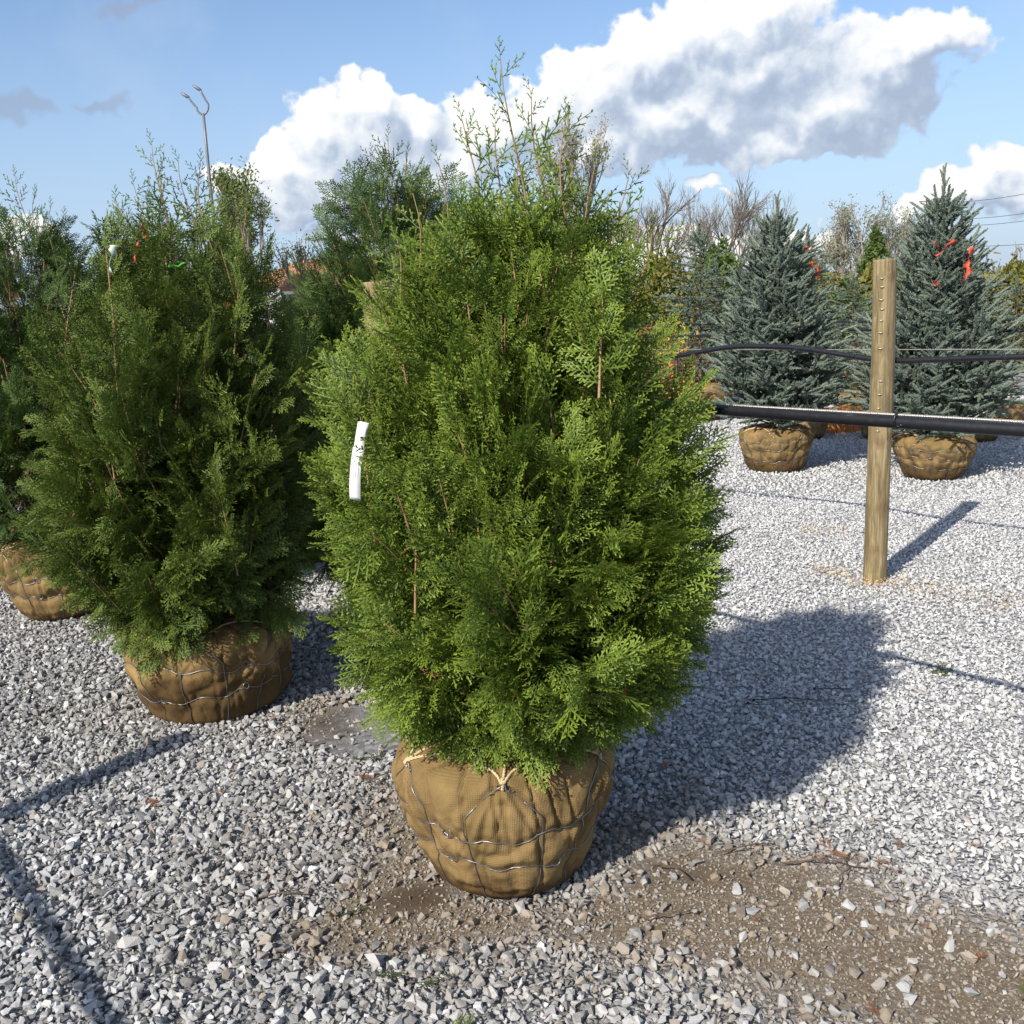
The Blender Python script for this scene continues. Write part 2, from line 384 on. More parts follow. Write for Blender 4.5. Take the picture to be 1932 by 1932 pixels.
def mat_burlap():
    m, T, b, out = new_mat('burlap'); co = ocoord(T); tip = attr(T, 'tip').outputs['Fac']; wet = attr(T, 'wet').outputs['Fac']
    n1 = T.noise(co, 5.5, 5, .6); n2 = T.noise(co, 24, 5, .65); n3 = T.noise(co, 220, 2, .5)
    sep = T.n('ShaderNodeSeparateXYZ'); T.l(co, sep.inputs[0])
    ang = T.m('ARCTAN2', sep.outputs[1], sep.outputs[0])
    wa = T.m('SINE', T.m('MULTIPLY', ang, 460.)); wb = T.m('SINE', T.m('MULTIPLY', T.m('ADD', sep.outputs[2], T.m('MULTIPLY', n1, .02)), 1250.))
    weave = T.m('ADD', wa, wb)
    col = T.mix(T.mr(n1, .35, .68), (.165, .106, .045), (.34, .228, .098))
    col = T.mix(T.mr(n2, .42, .75, 0, .55), col, (.215, .145, .056))
    green = T.mr(T.noise(T.vm('ADD', co, (3, 1, 7)), 3.2, 3, .6), .5, .68, 0, .4)
    col = T.mix(green, col, (.145, .118, .042))
    soil = T.m('ADD', T.m('MULTIPLY', T.m('SUBTRACT', n1, .5), .30), T.m('ADD', T.m('MULTIPLY', T.m('SUBTRACT', n2, .5), .08), sep.outputs[2]))
    damp = T.m('LESS_THAN', soil, wet); damp = T.mr(T.m('SUBTRACT', wet, soil), -.015, .03)
    col = T.mix(T.m('MULTIPLY', damp, .85), col, (.085, .050, .020))
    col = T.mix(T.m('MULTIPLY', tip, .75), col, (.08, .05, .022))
    col = T.mix(T.mr(weave, -2, 2, .2, 0), col, (.07, .045, .018))
    T.l(col, b.inputs['Base Color']); b.inputs['Roughness'].default_value = .92; b.inputs['Specular IOR Level'].default_value = .15
    h = T.m('ADD', T.m('MULTIPLY', weave, .1), T.m('ADD', T.m('MULTIPLY', n2, 1.0), T.m('MULTIPLY', n3, .35)))
    bump(T, b, h, .55, .006); return m
M['burlap'] = mat_burlap()

def mat_stone():
    m, T, b, out = new_mat('crushed_limestone'); co = ocoord(T)
    tone = attr(T, 'tone', 'INSTANCER').outputs['Fac']; tint = attr(T, 'tint', 'INSTANCER').outputs['Fac']
    geo = T.n('ShaderNodeNewGeometry').outputs['Position']
    n = T.noise(geo, 110, 4, .65)
    c = T.ramp(tone, [(0, (.115, .115, .113)), (.3, (.245, .245, .245)), (.62, (.415, .418, .42)), (.9, (.59, .595, .60)), (1., (.72, .715, .70))])
    c = T.mix(T.mr(n, .4, .72, 0, .45), c, T.mix(.45, c, (.66, .67, .68)))
    c = T.mix(tint, c, T.mix(.62, c, (.24, .165, .085)))
    T.l(c, b.inputs['Base Color']); b.inputs['Roughness'].default_value = .82; b.inputs['Specular IOR Level'].default_value = .3
    bump(T, b, T.noise(geo, 260, 3, .6), .5, .0025); return m
M['stone'] = mat_stone()

def mat_ground():
    m, T, b, out = new_mat('gravel_ground'); geo = T.n('ShaderNodeNewGeometry').outputs['Position']
    dirt = attr(T, 'dirt').outputs['Fac']; wet = attr(T, 'wet').outputs['Fac']
    sep = T.n('ShaderNodeSeparateXYZ'); T.l(geo, sep.inputs[0])
    vcol = T.n('ShaderNodeTexVoronoi', feature='F1'); T.l(geo, vcol.inputs['Vector']); vcol.inputs['Scale'].default_value = 44
    vc = T.n('ShaderNodeSeparateColor'); T.l(vcol.outputs['Color'], vc.inputs[0])
    edge = T.vor(geo, 44, 'DISTANCE_TO_EDGE')
    grav = T.ramp(vc.outputs[0], [(0, (.16, .165, .17)), (.4, (.36, .37, .385)), (.8, (.52, .53, .55)), (1, (.66, .66, .66))])
    grav = T.mix(T.mr(edge, .0, .10, .75, 0), grav, (.10, .10, .10))
    far = T.mr(sep.outputs[1], 8.5, 12.); cl = T.mr(T.m('ADD', sep.outputs[0], T.m('MULTIPLY', sep.outputs[1], .25)), .6, 2.6); deep = T.mix(far, T.mix(.6, grav, T.mix(cl, (.11, .107, .10), (.30, .30, .30))), grav)
    n1 = T.noise(geo, 9, 6, .65); n2 = T.noise(geo, 70, 4, .65); n3 = T.noise(geo, .9, 4, .6)
    soil = T.ramp(n2, [(.3, (.080, .062, .042)), (.5, (.15, .120, .083)), (.72, (.26, .215, .16))])
    soil = T.mix(T.mr(n1, .4, .65, 0, .6), soil, (.15, .105, .062))
    soil = T.mix(T.m('MULTIPLY', wet, .85), soil, (.055, .036, .020))
    col = T.mix(dirt, deep, soil)
    field = T.mix(T.mr(n3, .4, .65), (.20, .19, .10), (.25, .225, .15))
    col = T.mix(T.mr(sep.outputs[1], 24., 34.), col, field)
    T.l(col, b.inputs['Base Color'])
    rg = T.mix(T.m('MULTIPLY', wet, T.mr(n1, .35, .6)), (.9, .9, .9), (.6, .6, .6)); T.l(rg, b.inputs['Roughness'])
    h = T.m('ADD', T.m('MULTIPLY', T.m('MULTIPLY', edge, T.m('SUBTRACT', 1., dirt)), 3.), T.m('MULTIPLY', n2, .5))
    h = T.m('MULTIPLY', h, T.m('SUBTRACT', 1.02, wet)); bump(T, b, h, .8, .015); return m
M['ground'] = mat_ground()

def mat_tag():
    m, T, b, out = new_mat('printed_plant_label'); co = ocoord(T); s = T.n('ShaderNodeSeparateXYZ'); T.l(co, s.inputs[0])
    # small printed lines running along the strip, flat print
    ln = T.m('LESS_THAN', T.m('FRACT', T.m('MULTIPLY', s.outputs[0], 150.)), .38)
    w = T.m('GREATER_THAN', T.noise(T.vm('MULTIPLY', co, (150, 1, 420)), 1., 0), .47)
    zone = T.m('MULTIPLY', T.m('LESS_THAN', s.outputs[2], .120), T.m('GREATER_THAN', s.outputs[2], .060))
    zone = T.m('MULTIPLY', zone, T.m('LESS_THAN', T.m('ABSOLUTE', s.outputs[0]), .0125))
    T.l(T.mix(T.m('MULTIPLY', T.m('MULTIPLY', ln, w), zone), (.72, .73, .74), (.16, .16, .18)), b.inputs['Base Color']); b.inputs['Roughness'].default_value = .4
    return m
M['tag'] = mat_tag()

# ------------------------------------------------------------------ ground
def gauss(x, y, cx, cy, rx, ry, a=0.):
    c, s = math.cos(rad(a)), math.sin(rad(a)); u = ((x-cx)*c+(y-cy)*s)/rx; v = (-(x-cx)*s+(y-cy)*c)/ry
    return np.exp(-(u*u+v*v))
def dirt_mask(x, y):
    d = (1.2*gauss(x, y, .62, 2.62, .42, .20, -18) + 1.1*gauss(x, y, .85, 2.28, .45, .24, -25) + 1.0*gauss(x, y, 1.2, 1.95, .45, .30, -20)
         + 1.3*gauss(x, y, -.36, 2.62, .30, .20, 20) + 1.3*gauss(x, y, -.05, 2.46, .50, .13, 0) + 1.25*gauss(x, y, -.75, 3.85, .34, .36, 30)
         + .8*gauss(x, y, -.30, 3.35, .3, .45, 0) + .55*gauss(x, y, .40, 2.15, .35, .22, 0) + .5*gauss(x, y, -.45, 3.0, .3, .4, 20) + .6*gauss(x, y, -1.3, 4.4, .5, .4, 0) + .5*gauss(x, y, .35, 3.1, .35, .3))
    p = np.stack([x*3.4, y*3.4, x*0], -1); n = fbm(p, 5, 5)
    return np.clip((d*.95+n*.95-.50)*1.25, 0, 1)
def soil_halo(x, y):
    d = gauss(x, y, .5, 2.45, 1.05, .55, -15)+.9*gauss(x, y, -.55, 3.3, .55, .9, 20)+.5*gauss(x, y, -.3, 2.5, .6, .4)+.6*gauss(x, y, -1.4, 4.5, .8, .7)
    return np.clip(d*(1+.7*fbm(np.stack([x*2.2, y*2.2, x*0], -1), 3, 61)), 0, 1)
def wet_mask(x, y):
    d = 1.25*gauss(x, y, -.62, 3.80, .26, .34, 30)+1.1*gauss(x, y, -.32, 2.60, .15, .09, 10)+.75*gauss(x, y, .50, 2.66, .32, .12, -15)+.5*gauss(x, y, -.05, 2.45, .3, .06, 0)
    return np.clip((d+fbm(np.stack([x*6, y*6, x*0], -1), 3, 9)*.35-.48)*3., 0, 1)
def ground_z(x, y):
    return .012*fbm(np.stack([x*1.6, y*1.6, x*0], -1), 3, 3)*np.clip(1.6-.05*y, 0, 1)
gx = np.concatenate([[-900, -300, -120, -60, -30, -16, -10], np.arange(-6, 8.01, .06), [12, 18, 30, 60, 120, 300, 900]])
gy = np.concatenate([[-200, -60, -20, -8, -3], np.arange(0, 13.01, .06), [14.5, 16, 20, 24, 30, 40, 60, 120, 400, 1800]])
GX, GY = np.meshgrid(gx, gy); nx, ny = len(gx), len(gy)
Zg = np.where((GX > -7) & (GX < 9) & (GY > -1) & (GY < 14), ground_z(GX, GY), 0.)
idx = np.arange(nx*ny).reshape(ny, nx)
gq = np.stack([idx[:-1, :-1], idx[:-1, 1:], idx[1:, 1:], idx[1:, :-1]], -1).reshape(-1, 4)
near = (np.abs(GX) < 8) & (GY < 13.1) & (GY > -.1)
gme = make_mesh('ground', np.stack([GX, GY, Zg], -1), [gq], [M['ground']], True,
                {'dirt': ('FLOAT', np.where(near, dirt_mask(GX, GY), 0.)), 'wet': ('FLOAT', np.where(near, wet_mask(GX, GY), 0.))})
ground = tag(obj('gravel_ground', gme), kind='structure')

def stone_proto(rng, flat=.65):
    import bmesh
    bm = bmesh.new(); n = rng.integers(9, 14)
    p = nrm(rng.normal(size=(n, 3)))*rng.uniform(.75, 1.05, (n, 1))*np.array([1.15, .85, flat])*.5
    for q in p: bm.verts.new(q)
    bmesh.ops.convex_hull(bm, input=bm.verts); bm.verts.ensure_lookup_table()
    bmesh.ops.delete(bm, geom=[v for v in bm.verts if not v.link_faces], context='VERTS')
    bmesh.ops.triangulate(bm, faces=bm.faces); bm.verts.index_update()
    V = np.array([v.co[:] for v in bm.verts]); T = np.array([[v.index for v in f.verts] for f in bm.faces]); bm.free()
    return V, [T], np.zeros(len(V))
rng = np.random.default_rng(11)
STONES = [stone_proto(rng, f) for f in (.6, .7, .8, .55, .75, .9, .65, .7, .6, .85, .5, .7)]
def gravel():
    P = []; S = []; TO = []; TI = []
    def layer(y0, y1, sp, smin, smax, dens, lift, mode):
        ys = np.arange(y0, y1, sp); pts = []
        for y in ys:
            xl, xr = -.62*y-.75, .60*y+.75; x = np.arange(xl, xr, sp); pts.append(np.stack([x, np.full(len(x), y)], 1))
        p = np.concatenate(pts)+rng.uniform(-.62, .62, (sum(map(len, pts)), 2))*sp
        d = dirt_mask(p[:, 0], p[:, 1]); w = wet_mask(p[:, 0], p[:, 1])
        if mode == 'gravel': keep = rng.random(len(p)) < dens*np.clip(1.-d*.86, .03, 1)*(1-.92*w)
        else: keep = rng.random(len(p)) < dens*np.clip(d+.05, 0, 1)*(1-.75*w)
        p = p[keep]; d = d[keep]; n = len(p)
        s = (smin+(smax-smin)*rng.random(n)**2.1)*np.clip(1.02-.14*p[:, 0]-.02*(p[:, 1]-3), .78, 1.05)
        if mode == 'gravel': s = s*np.where((d > .5) & (rng.random(n) < .35), 1.35, 1.)
        z = ground_z(p[:, 0], p[:, 1])+s*rng.uniform(.02, .32, n)+lift
        # paler, cleaner stone to the right and far away; darker mixed stone near left
        clean = np.clip(.5+.35*p[:, 0]+.10*(p[:, 1]-3)+.25*fbm(np.stack([p[:, 0]*1.1, p[:, 1]*1.1, p[:, 0]*0], -1), 3, 21), 0, 1)
        hal = soil_halo(p[:, 0], p[:, 1]); t = np.clip(rng.normal(.41+.29*clean, .20-.08*clean, n)-.13*hal, 0, 1)
        dd = np.clip(d*1.3+.42*hal+.45*np.clip(fbm(np.stack([p[:, 0]*1.7, p[:, 1]*1.7, p[:, 0]*0], -1), 3, 33)-.05, 0, 1)*(1-clean*.6), 0, 1)
        ti = np.clip(dd*rng.uniform(.2, 1.1, n)+np.where(rng.random(n) < .035, .6, 0), 0, 1)
        if mode == 'grit': t = np.clip(rng.normal(.42, .22, n), 0, 1); ti = rng.uniform(.35, 1, n)
        P.append(np.stack([p[:, 0], p[:, 1], z], 1)); S.append(s[:, None]*rng.uniform(.75, 1.25, (n, 3))); TO.append(t*(1-.25*d)); TI.append(ti)
    layer(1.35, 4.6, .0155, .011, .036, .92, 0, 'gravel'); layer(1.35, 4.6, .026, .016, .042, .5, .008, 'gravel')
    layer(4.6, 8.2, .021, .020, .034, .9, 0, 'gravel'); layer(4.6, 8.2, .034, .022, .036, .5, .008, 'gravel')
    layer(8.2, 15.5, .031, .028, .044, .9, .004, 'gravel')
    layer(1.4, 4.6, .010, .004, .015, .85, 0, 'grit')
    P = np.concatenate(P); S = np.concatenate(S); TO = np.concatenate(TO); TI = np.concatenate(TI); n = len(P)
    E = np.stack([rng.normal(0, .55, n), rng.normal(0, .55, n), rng.uniform(0, 6.28, n)], 1)
    o = scatter('loose_gravel', STONES, [M['stone']], P, E, S, TO, rng.integers(0, len(STONES), n), tint=TI)
    tag(o, 'pale grey crushed stone spread over the nursery yard', 'gravel', kind='stuff')
    print('stones', n)
gravel()

# ------------------------------------------------------------------ arborvitae sprays
def spray_proto(seed, L=.15, W=.46, bw=.0030, step=.0085, open_=1., ts=.0072, tl=.020):
    r = np.random.default_rng(seed); mb = MB()
    bend = r.uniform(-.25, .25); sag = -r.uniform(.05, .30)
    def ax(s): s = np.asarray(s, float); return np.stack([s*L, bend*s*s*L, sag*s*s*L], -1)
    def ribbon(p, wv, w, a):
        p = np.asarray(p); w = np.asarray(w)[:, None]; n = len(p); V = np.empty((2*n, 3)); V[0::2] = p-wv*w/2; V[1::2] = p+wv*w/2
        i = np.arange(n-1)*2; Q = np.stack([i, i+1, i+3, i+2], 1); aa = np.repeat(np.asarray(a, float), 2); mb.add(V, Q, a=aa)
    s = np.linspace(0, 1, 7); P0 = ax(s); tan0 = nrm(np.gradient(P0, axis=0))
    ribbon(P0, np.array([0, .95, .3]), .0030-.0008*s, .05+.75*s)
    ribbon(P0, np.array([0, .3, -.95]), .0022-.0006*s, .05+.75*s)
    pos = .012; side = 1; k = 0
    while pos < L*.97:
        sk = pos/L; p = ax(sk); t = np.array([np.interp(sk, s, tan0[:, j]) for j in range(3)]); t = nrm(t)
        env = np.interp(sk, [0, .1, .28, .6, 1], [.45, .8, 1., .72, .16])
        ln = W*L*env*r.uniform(.75, 1.15); an = rad((54-20*sk)*r.uniform(.85, 1.15))*open_
        lat = nrm(np.cross([0, 0, 1.], t))*side
        d = t*math.cos(an)+lat*math.sin(an); d = nrm(d+np.array([0, 0, r.normal(0, .16)-.10]))
        u = np.linspace(0, 1, 3); cur = t*.22
        pts = p+ln*(u[:, None]*d+(u**2)[:, None]*cur); roll = r.normal(0, .45)
        perp = nrm(np.cross([0, 0, 1.], d)); wv = nrm(perp*math.cos(roll)+np.array([0, 0, 1.])*math.sin(roll))
        ribbon(pts, wv, [bw*.8, bw, bw*.6], [.25+.3*sk, .5+.2*sk, .85])
        q = .006; sd = side
        while q < ln*.9:
            uu = q/ln; pp = p+ln*(uu*d+uu*uu*cur); l2 = min(tl, .48*(ln-q)+.0045)*r.uniform(.7, 1.15)
            a2 = rad(44)*r.uniform(.8, 1.2); d2 = nrm(nrm(d+2*uu*cur)*math.cos(a2)+perp*math.sin(a2)*sd+np.array([0, 0, r.normal(0, .16)-.05]))
            w2 = nrm(np.cross(d2, np.array([r.normal(0, .25), r.normal(0, .25), 1.])))
            ribbon([pp, pp+d2*l2], w2, [bw*.85, bw*.85], [.4, 1.0])
            sd = -sd; q += ts
        side = -side; pos += step*r.uniform(.85, 1.15); k += 1
    V, Pl, A = mb.arrays(); return V, Pl, A
SPRAYS = [spray_proto(100+i, .15, w, .0044, st*1.15, op) for i, (w, st, op) in enumerate([(.46, .0085, 1.), (.40, .009, .9), (.52, .0085, 1.05), (.36, .009, .85), (.48, .0095, 1.), (.42, .0085, .8), (.55, .010, 1.1)])]
NFULL = len(SPRAYS)
SPARSE = [spray_proto(200+i, .15, .36, .0052, .026, .80, .013, .013) for i in range(3)]     # open forked tips of the leaders
SPRAYS = SPRAYS+SPARSE
# light versions for trees further back
FARSPRAYS = [spray_proto(300+i, .15, w, .0060, .018, 1., .012) for i, w in enumerate((.46, .40, .52, .36))]

def surf_noise(p, s): return fbm(np.asarray(p), 3, s)

# ------------------------------------------------------------------ root balls
def root_ball(parent, R, Rb, H, seed, arches=6, rings=(.36, .64), wet=.06, rot=0., res=(120, 64), wire_r=.0018, rope=True, wires=True, curls=True, bulge=.02, sag=0.):
    r = np.random.default_rng(seed)
    prof = np.array([(0, 0), (.6*Rb, 0), (.93*Rb, .004), (Rb*1.02, .025), (Rb+.35*(R-Rb), .22*H), (Rb+.75*(R-Rb), .48*H), (R, .70*H), (R*1.0, .82*H), (R*.93, .92*H), (R*.72, .99*H), (R*.35, 1.03*H), (.02, 1.04*H)])
    sl = np.concatenate([[0], np.cumsum(np.hypot(*np.diff(prof, axis=0).T))]); TL = sl[-1]; sl /= TL
    # side section runs from u0 (ground edge) to u1 (shoulder)
    u0, u1 = sl[3], sl[8]; us = lambda h: u0+(u1-u0)*h
    # smooth profile by sampling finely and blurring
    uf = np.linspace(0, 1, 200); pr_ = np.stack([np.interp(uf, sl, prof[:, 0]), np.interp(uf, sl, prof[:, 1])], 1)
    ker = np.ones(13)/13
    for _ in range(2):
        pad = np.pad(pr_, ((6, 6), (0, 0)), 'edge'); pr_ = np.stack([np.convolve(pad[:, 0], ker, 'valid'), np.convolve(pad[:, 1], ker, 'valid')], 1)
    pr_[:, 1] -= pr_[0, 1]
    th = [rot+2*PI*k/arches+r.normal(0, .05) for k in range(arches)]; half = [2*PI/arches*.25*r.uniform(.85, 1.2) for _ in th]
    verts_th = [(t+s*h, k) for k, (t, h) in enumerate(zip(th, half)) for s in (-1, 1)]
    apex_u = us(1.02); arch_u = us(.74); creases = []
    for k in range(arches):
        for _ in range(5):
            a_ = th[k]+r.normal(0, .06); creases.append((a_, apex_u-r.uniform(-.03, .05), a_+r.choice([-1, 1])*r.uniform(.12, .55), us(r.uniform(.2, .8)), r.uniform(.006, .015)))
    ring_u = [us(h) for h in rings]; rp = r.uniform(0, 6.28, len(rings))
    ru = lambda i, t: ring_u[i]+.018*np.sin(t*2+rp[i])+.011*np.sin(t*arches*2+rp[i]*2)
    def vth(t0, k, u):   # meridian wires lean a little; above arch_u they close on the apex
        a = np.clip((u-arch_u)/(apex_u-arch_u), 0, 1); return t0+(th[k]-t0)*a**1.25+.03*np.sin(u*9+t0*7)
    def surf(t, u, off=0.):
        t = np.asarray(t, float); u = np.asarray(u, float); t, u = np.broadcast_arrays(t, u)
        rr = np.interp(u, uf, pr_[:, 0]); zz = np.interp(u, uf, pr_[:, 1])
        sidew = np.clip((u-sl[2])/(.08), 0, 1)
        p = np.stack([np.cos(t)*rr, np.sin(t)*rr, zz], -1)
        rg_ = 1-np.abs(vnoise(p*np.array([13, 13, 7])+seed*3.1, seed+21)); d = bulge*1.7*fbm(p*4.2+seed, 2, seed)+.015*fbm(p*11+seed, 3, seed+5)-.009*np.clip(rg_-.72, 0, 1)/.28
        cre = np.zeros_like(t)
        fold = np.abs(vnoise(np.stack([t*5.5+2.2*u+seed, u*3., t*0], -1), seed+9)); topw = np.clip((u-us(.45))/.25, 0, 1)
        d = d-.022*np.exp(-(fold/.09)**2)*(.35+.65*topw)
        for (ta, ua, tb, ub, dp) in creases:     # gathered pleats fanning down from the ties
            ax_, ay_ = ((t-ta+PI) % (2*PI)-PI)*R, (u-ua)*TL; bx_, by_ = (((tb-ta+PI) % (2*PI))-PI)*R, (ub-ua)*TL; L2 = bx_*bx_+by_*by_
            k_ = np.clip((ax_*bx_+ay_*by_)/L2, 0, 1); wob = .010*np.sin(k_*5+ta*9); ds_ = np.hypot(ax_-k_*bx_-wob, ay_-k_*by_); tp_ = np.sin(np.clip(k_*.85+.15, 0, 1)*PI)**.6
            d = d-dp*np.exp(-(ds_/.0065)**2)*tp_+.45*dp*np.exp(-(ds_/.026)**2)*tp_
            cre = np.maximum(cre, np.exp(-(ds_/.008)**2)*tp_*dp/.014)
        pin = 0.
        if wires:
            for t0, k in verts_th:
                dt = (t-vth(t0, k, u)+PI) % (2*PI)-PI; pin = np.maximum(pin, np.exp(-(dt*np.maximum(rr, .05)/.020)**2)*(u < apex_u))
            for i in range(len(rings)): pin = np.maximum(pin, .9*np.exp(-((u-ru(i, t))*TL/.018)**2))
        d = d-.013*pin*(.55+.6*np.abs(vnoise(p*6+3, seed+31)))+.007
        d = d*sidew*np.clip((1-u)/.12, 0, 1)
        pr2 = rr+d+off; zz = zz+.25*d*topw+off*.3+sag*np.cos(t-.5)*topw*-1.
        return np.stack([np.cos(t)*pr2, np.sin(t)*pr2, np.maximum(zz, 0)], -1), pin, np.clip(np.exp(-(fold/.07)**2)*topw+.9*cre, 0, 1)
    nt, nu = res; T_, U_ = np.meshgrid(np.linspace(0, 2*PI, nt, endpoint=False), np.linspace(.0, .985, nu))
    P, pin, fd = surf(T_, U_); ii = np.arange(nt*nu).reshape(nu, nt); jn = np.roll(ii, -1, 1)
    Q = np.stack([ii[:-1], jn[:-1], jn[1:], ii[1:]], -1).reshape(-1, 4)
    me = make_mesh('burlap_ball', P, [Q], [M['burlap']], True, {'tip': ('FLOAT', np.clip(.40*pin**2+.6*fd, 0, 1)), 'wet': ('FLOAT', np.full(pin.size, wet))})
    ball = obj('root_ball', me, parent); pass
    if wires:
        for t0, k in verts_th:
            u = np.linspace(sl[2]+.01, apex_u, 40); p, _, _ = surf(vth(t0, k, u), u, wire_r*1.2)
            if t0 > th[k]:  # hooked top end
                e = p[-1]; n_ = nrm(np.array([e[0], e[1], 0])); tg = np.array([-n_[1], n_[0], 0])
                hk = [e+tg*.010*s+np.array([0, 0, z])+n_*.004 for s, z in ((-.3, .006), (.3, .012), (1.0, .008), (1.2, -.006), (1.7, -.012), (2.4, -.004))]
                p = np.concatenate([p, hk])
            mb = MB().tube(p, wire_r, 5); o = mb.build('wire', M['wire'], ball, True)
        for i in range(len(rings)):
            t = np.linspace(0, 2*PI, 150); off = np.full(150, wire_r*1.6)
            p, _, _ = surf(t, ru(i, t), wire_r*1.6)
            pts = list(p)
            if curls:
                out = []; cs = [rot+2*PI*(k+.5)/arches for k in range(arches)]
                for a, q in zip(t, pts):
                    out.append(q)
                    for c in cs:
                        if abs(((a-c+PI) % (2*PI))-PI) < 2*PI/300.:
                            n_ = nrm(np.array([q[0], q[1], 0.])); tg = np.array([-n_[1], n_[0], 0.])
                            for b_ in np.linspace(0, 2*PI*1.15, 14): out.append(q+n_*.005+tg*.013*math.sin(b_)+np.array([0, 0, .013*(1-math.cos(b_))-.006]))
                pts = out
            MB().tube(np.array(pts), wire_r*.9, 5).build('wire', M['wire'], ball, True)
    if rope:
        def strand(path):
            path = np.array(path); L = np.concatenate([[0], np.cumsum(np.linalg.norm(np.diff(path, axis=0), axis=1))]); n = max(8, int(L[-1]/.006))
            q = np.stack([np.interp(np.linspace(0, L[-1], n), L, path[:, j]) for j in range(3)], 1)
            t = nrm(np.gradient(q, axis=0)); a = nrm(np.cross(t, [0.01, .02, 1.])); b = np.cross(t, a); mb = MB()
            ph = np.linspace(0, L[-1], n)*2*PI/.022
            for o_ in (0, PI): mb.tube(q+.0022*(np.cos(ph+o_)[:, None]*a+np.sin(ph+o_)[:, None]*b), .0028, 5)
            return mb
        ks = list(range(arches))
        for k in ks:
            ap, _, _ = surf(th[k], apex_u+.005, .006); th2 = th[(k+1) % arches]+(2*PI if k == arches-1 else 0)
            tt = np.linspace(th[k], th2, 24); s = np.linspace(0, 1, 24); uu = apex_u+.005+(1-apex_u)*.34*np.sin(s*PI)**.7
            p, _, _ = surf(tt, uu, .007); strand(p).build('rope', M['rope'], ball, True)
            u = np.linspace(apex_u, .97, 14); p, _, _ = surf(th[k]+.10*np.linspace(0, 1, 14), u, .007); p[-1] += [0, 0, .03]
            strand(p).build('rope', M['rope'], ball, True)
            a0 = surf(th[k], apex_u-.012, .008)[0]; a1 = surf(th[k], apex_u+.03, .010)[0]
            strand([a0, (a0+a1)/2+nrm(a0)*.003, a1]).build('knot', M['rope'], ball, True)
    return ball

def ribbon_strip(path, w, mat, name, parent, face=(0, -1, 0), tw=0.):
    path = np.array(path, float); t = nrm(np.gradient(path, axis=0)); V = []
    for i, (p, d) in enumerate(zip(path, t)):
        n_ = nrm(np.cross(d, face)); a = tw*i; n_ = nrm(n_*math.cos(a)+np.array(face)*math.sin(a)); V += [p-n_*w/2, p+n_*w/2]
    i = np.arange(len(path)-1)*2; Q = np.stack([i, i+1, i+3, i+2], 1)
    me = make_mesh(name, V, [Q], [mat], True); o = obj(name, me, parent); md = o.modifiers.new('thickness', 'SOLIDIFY'); md.thickness = .0008; return o

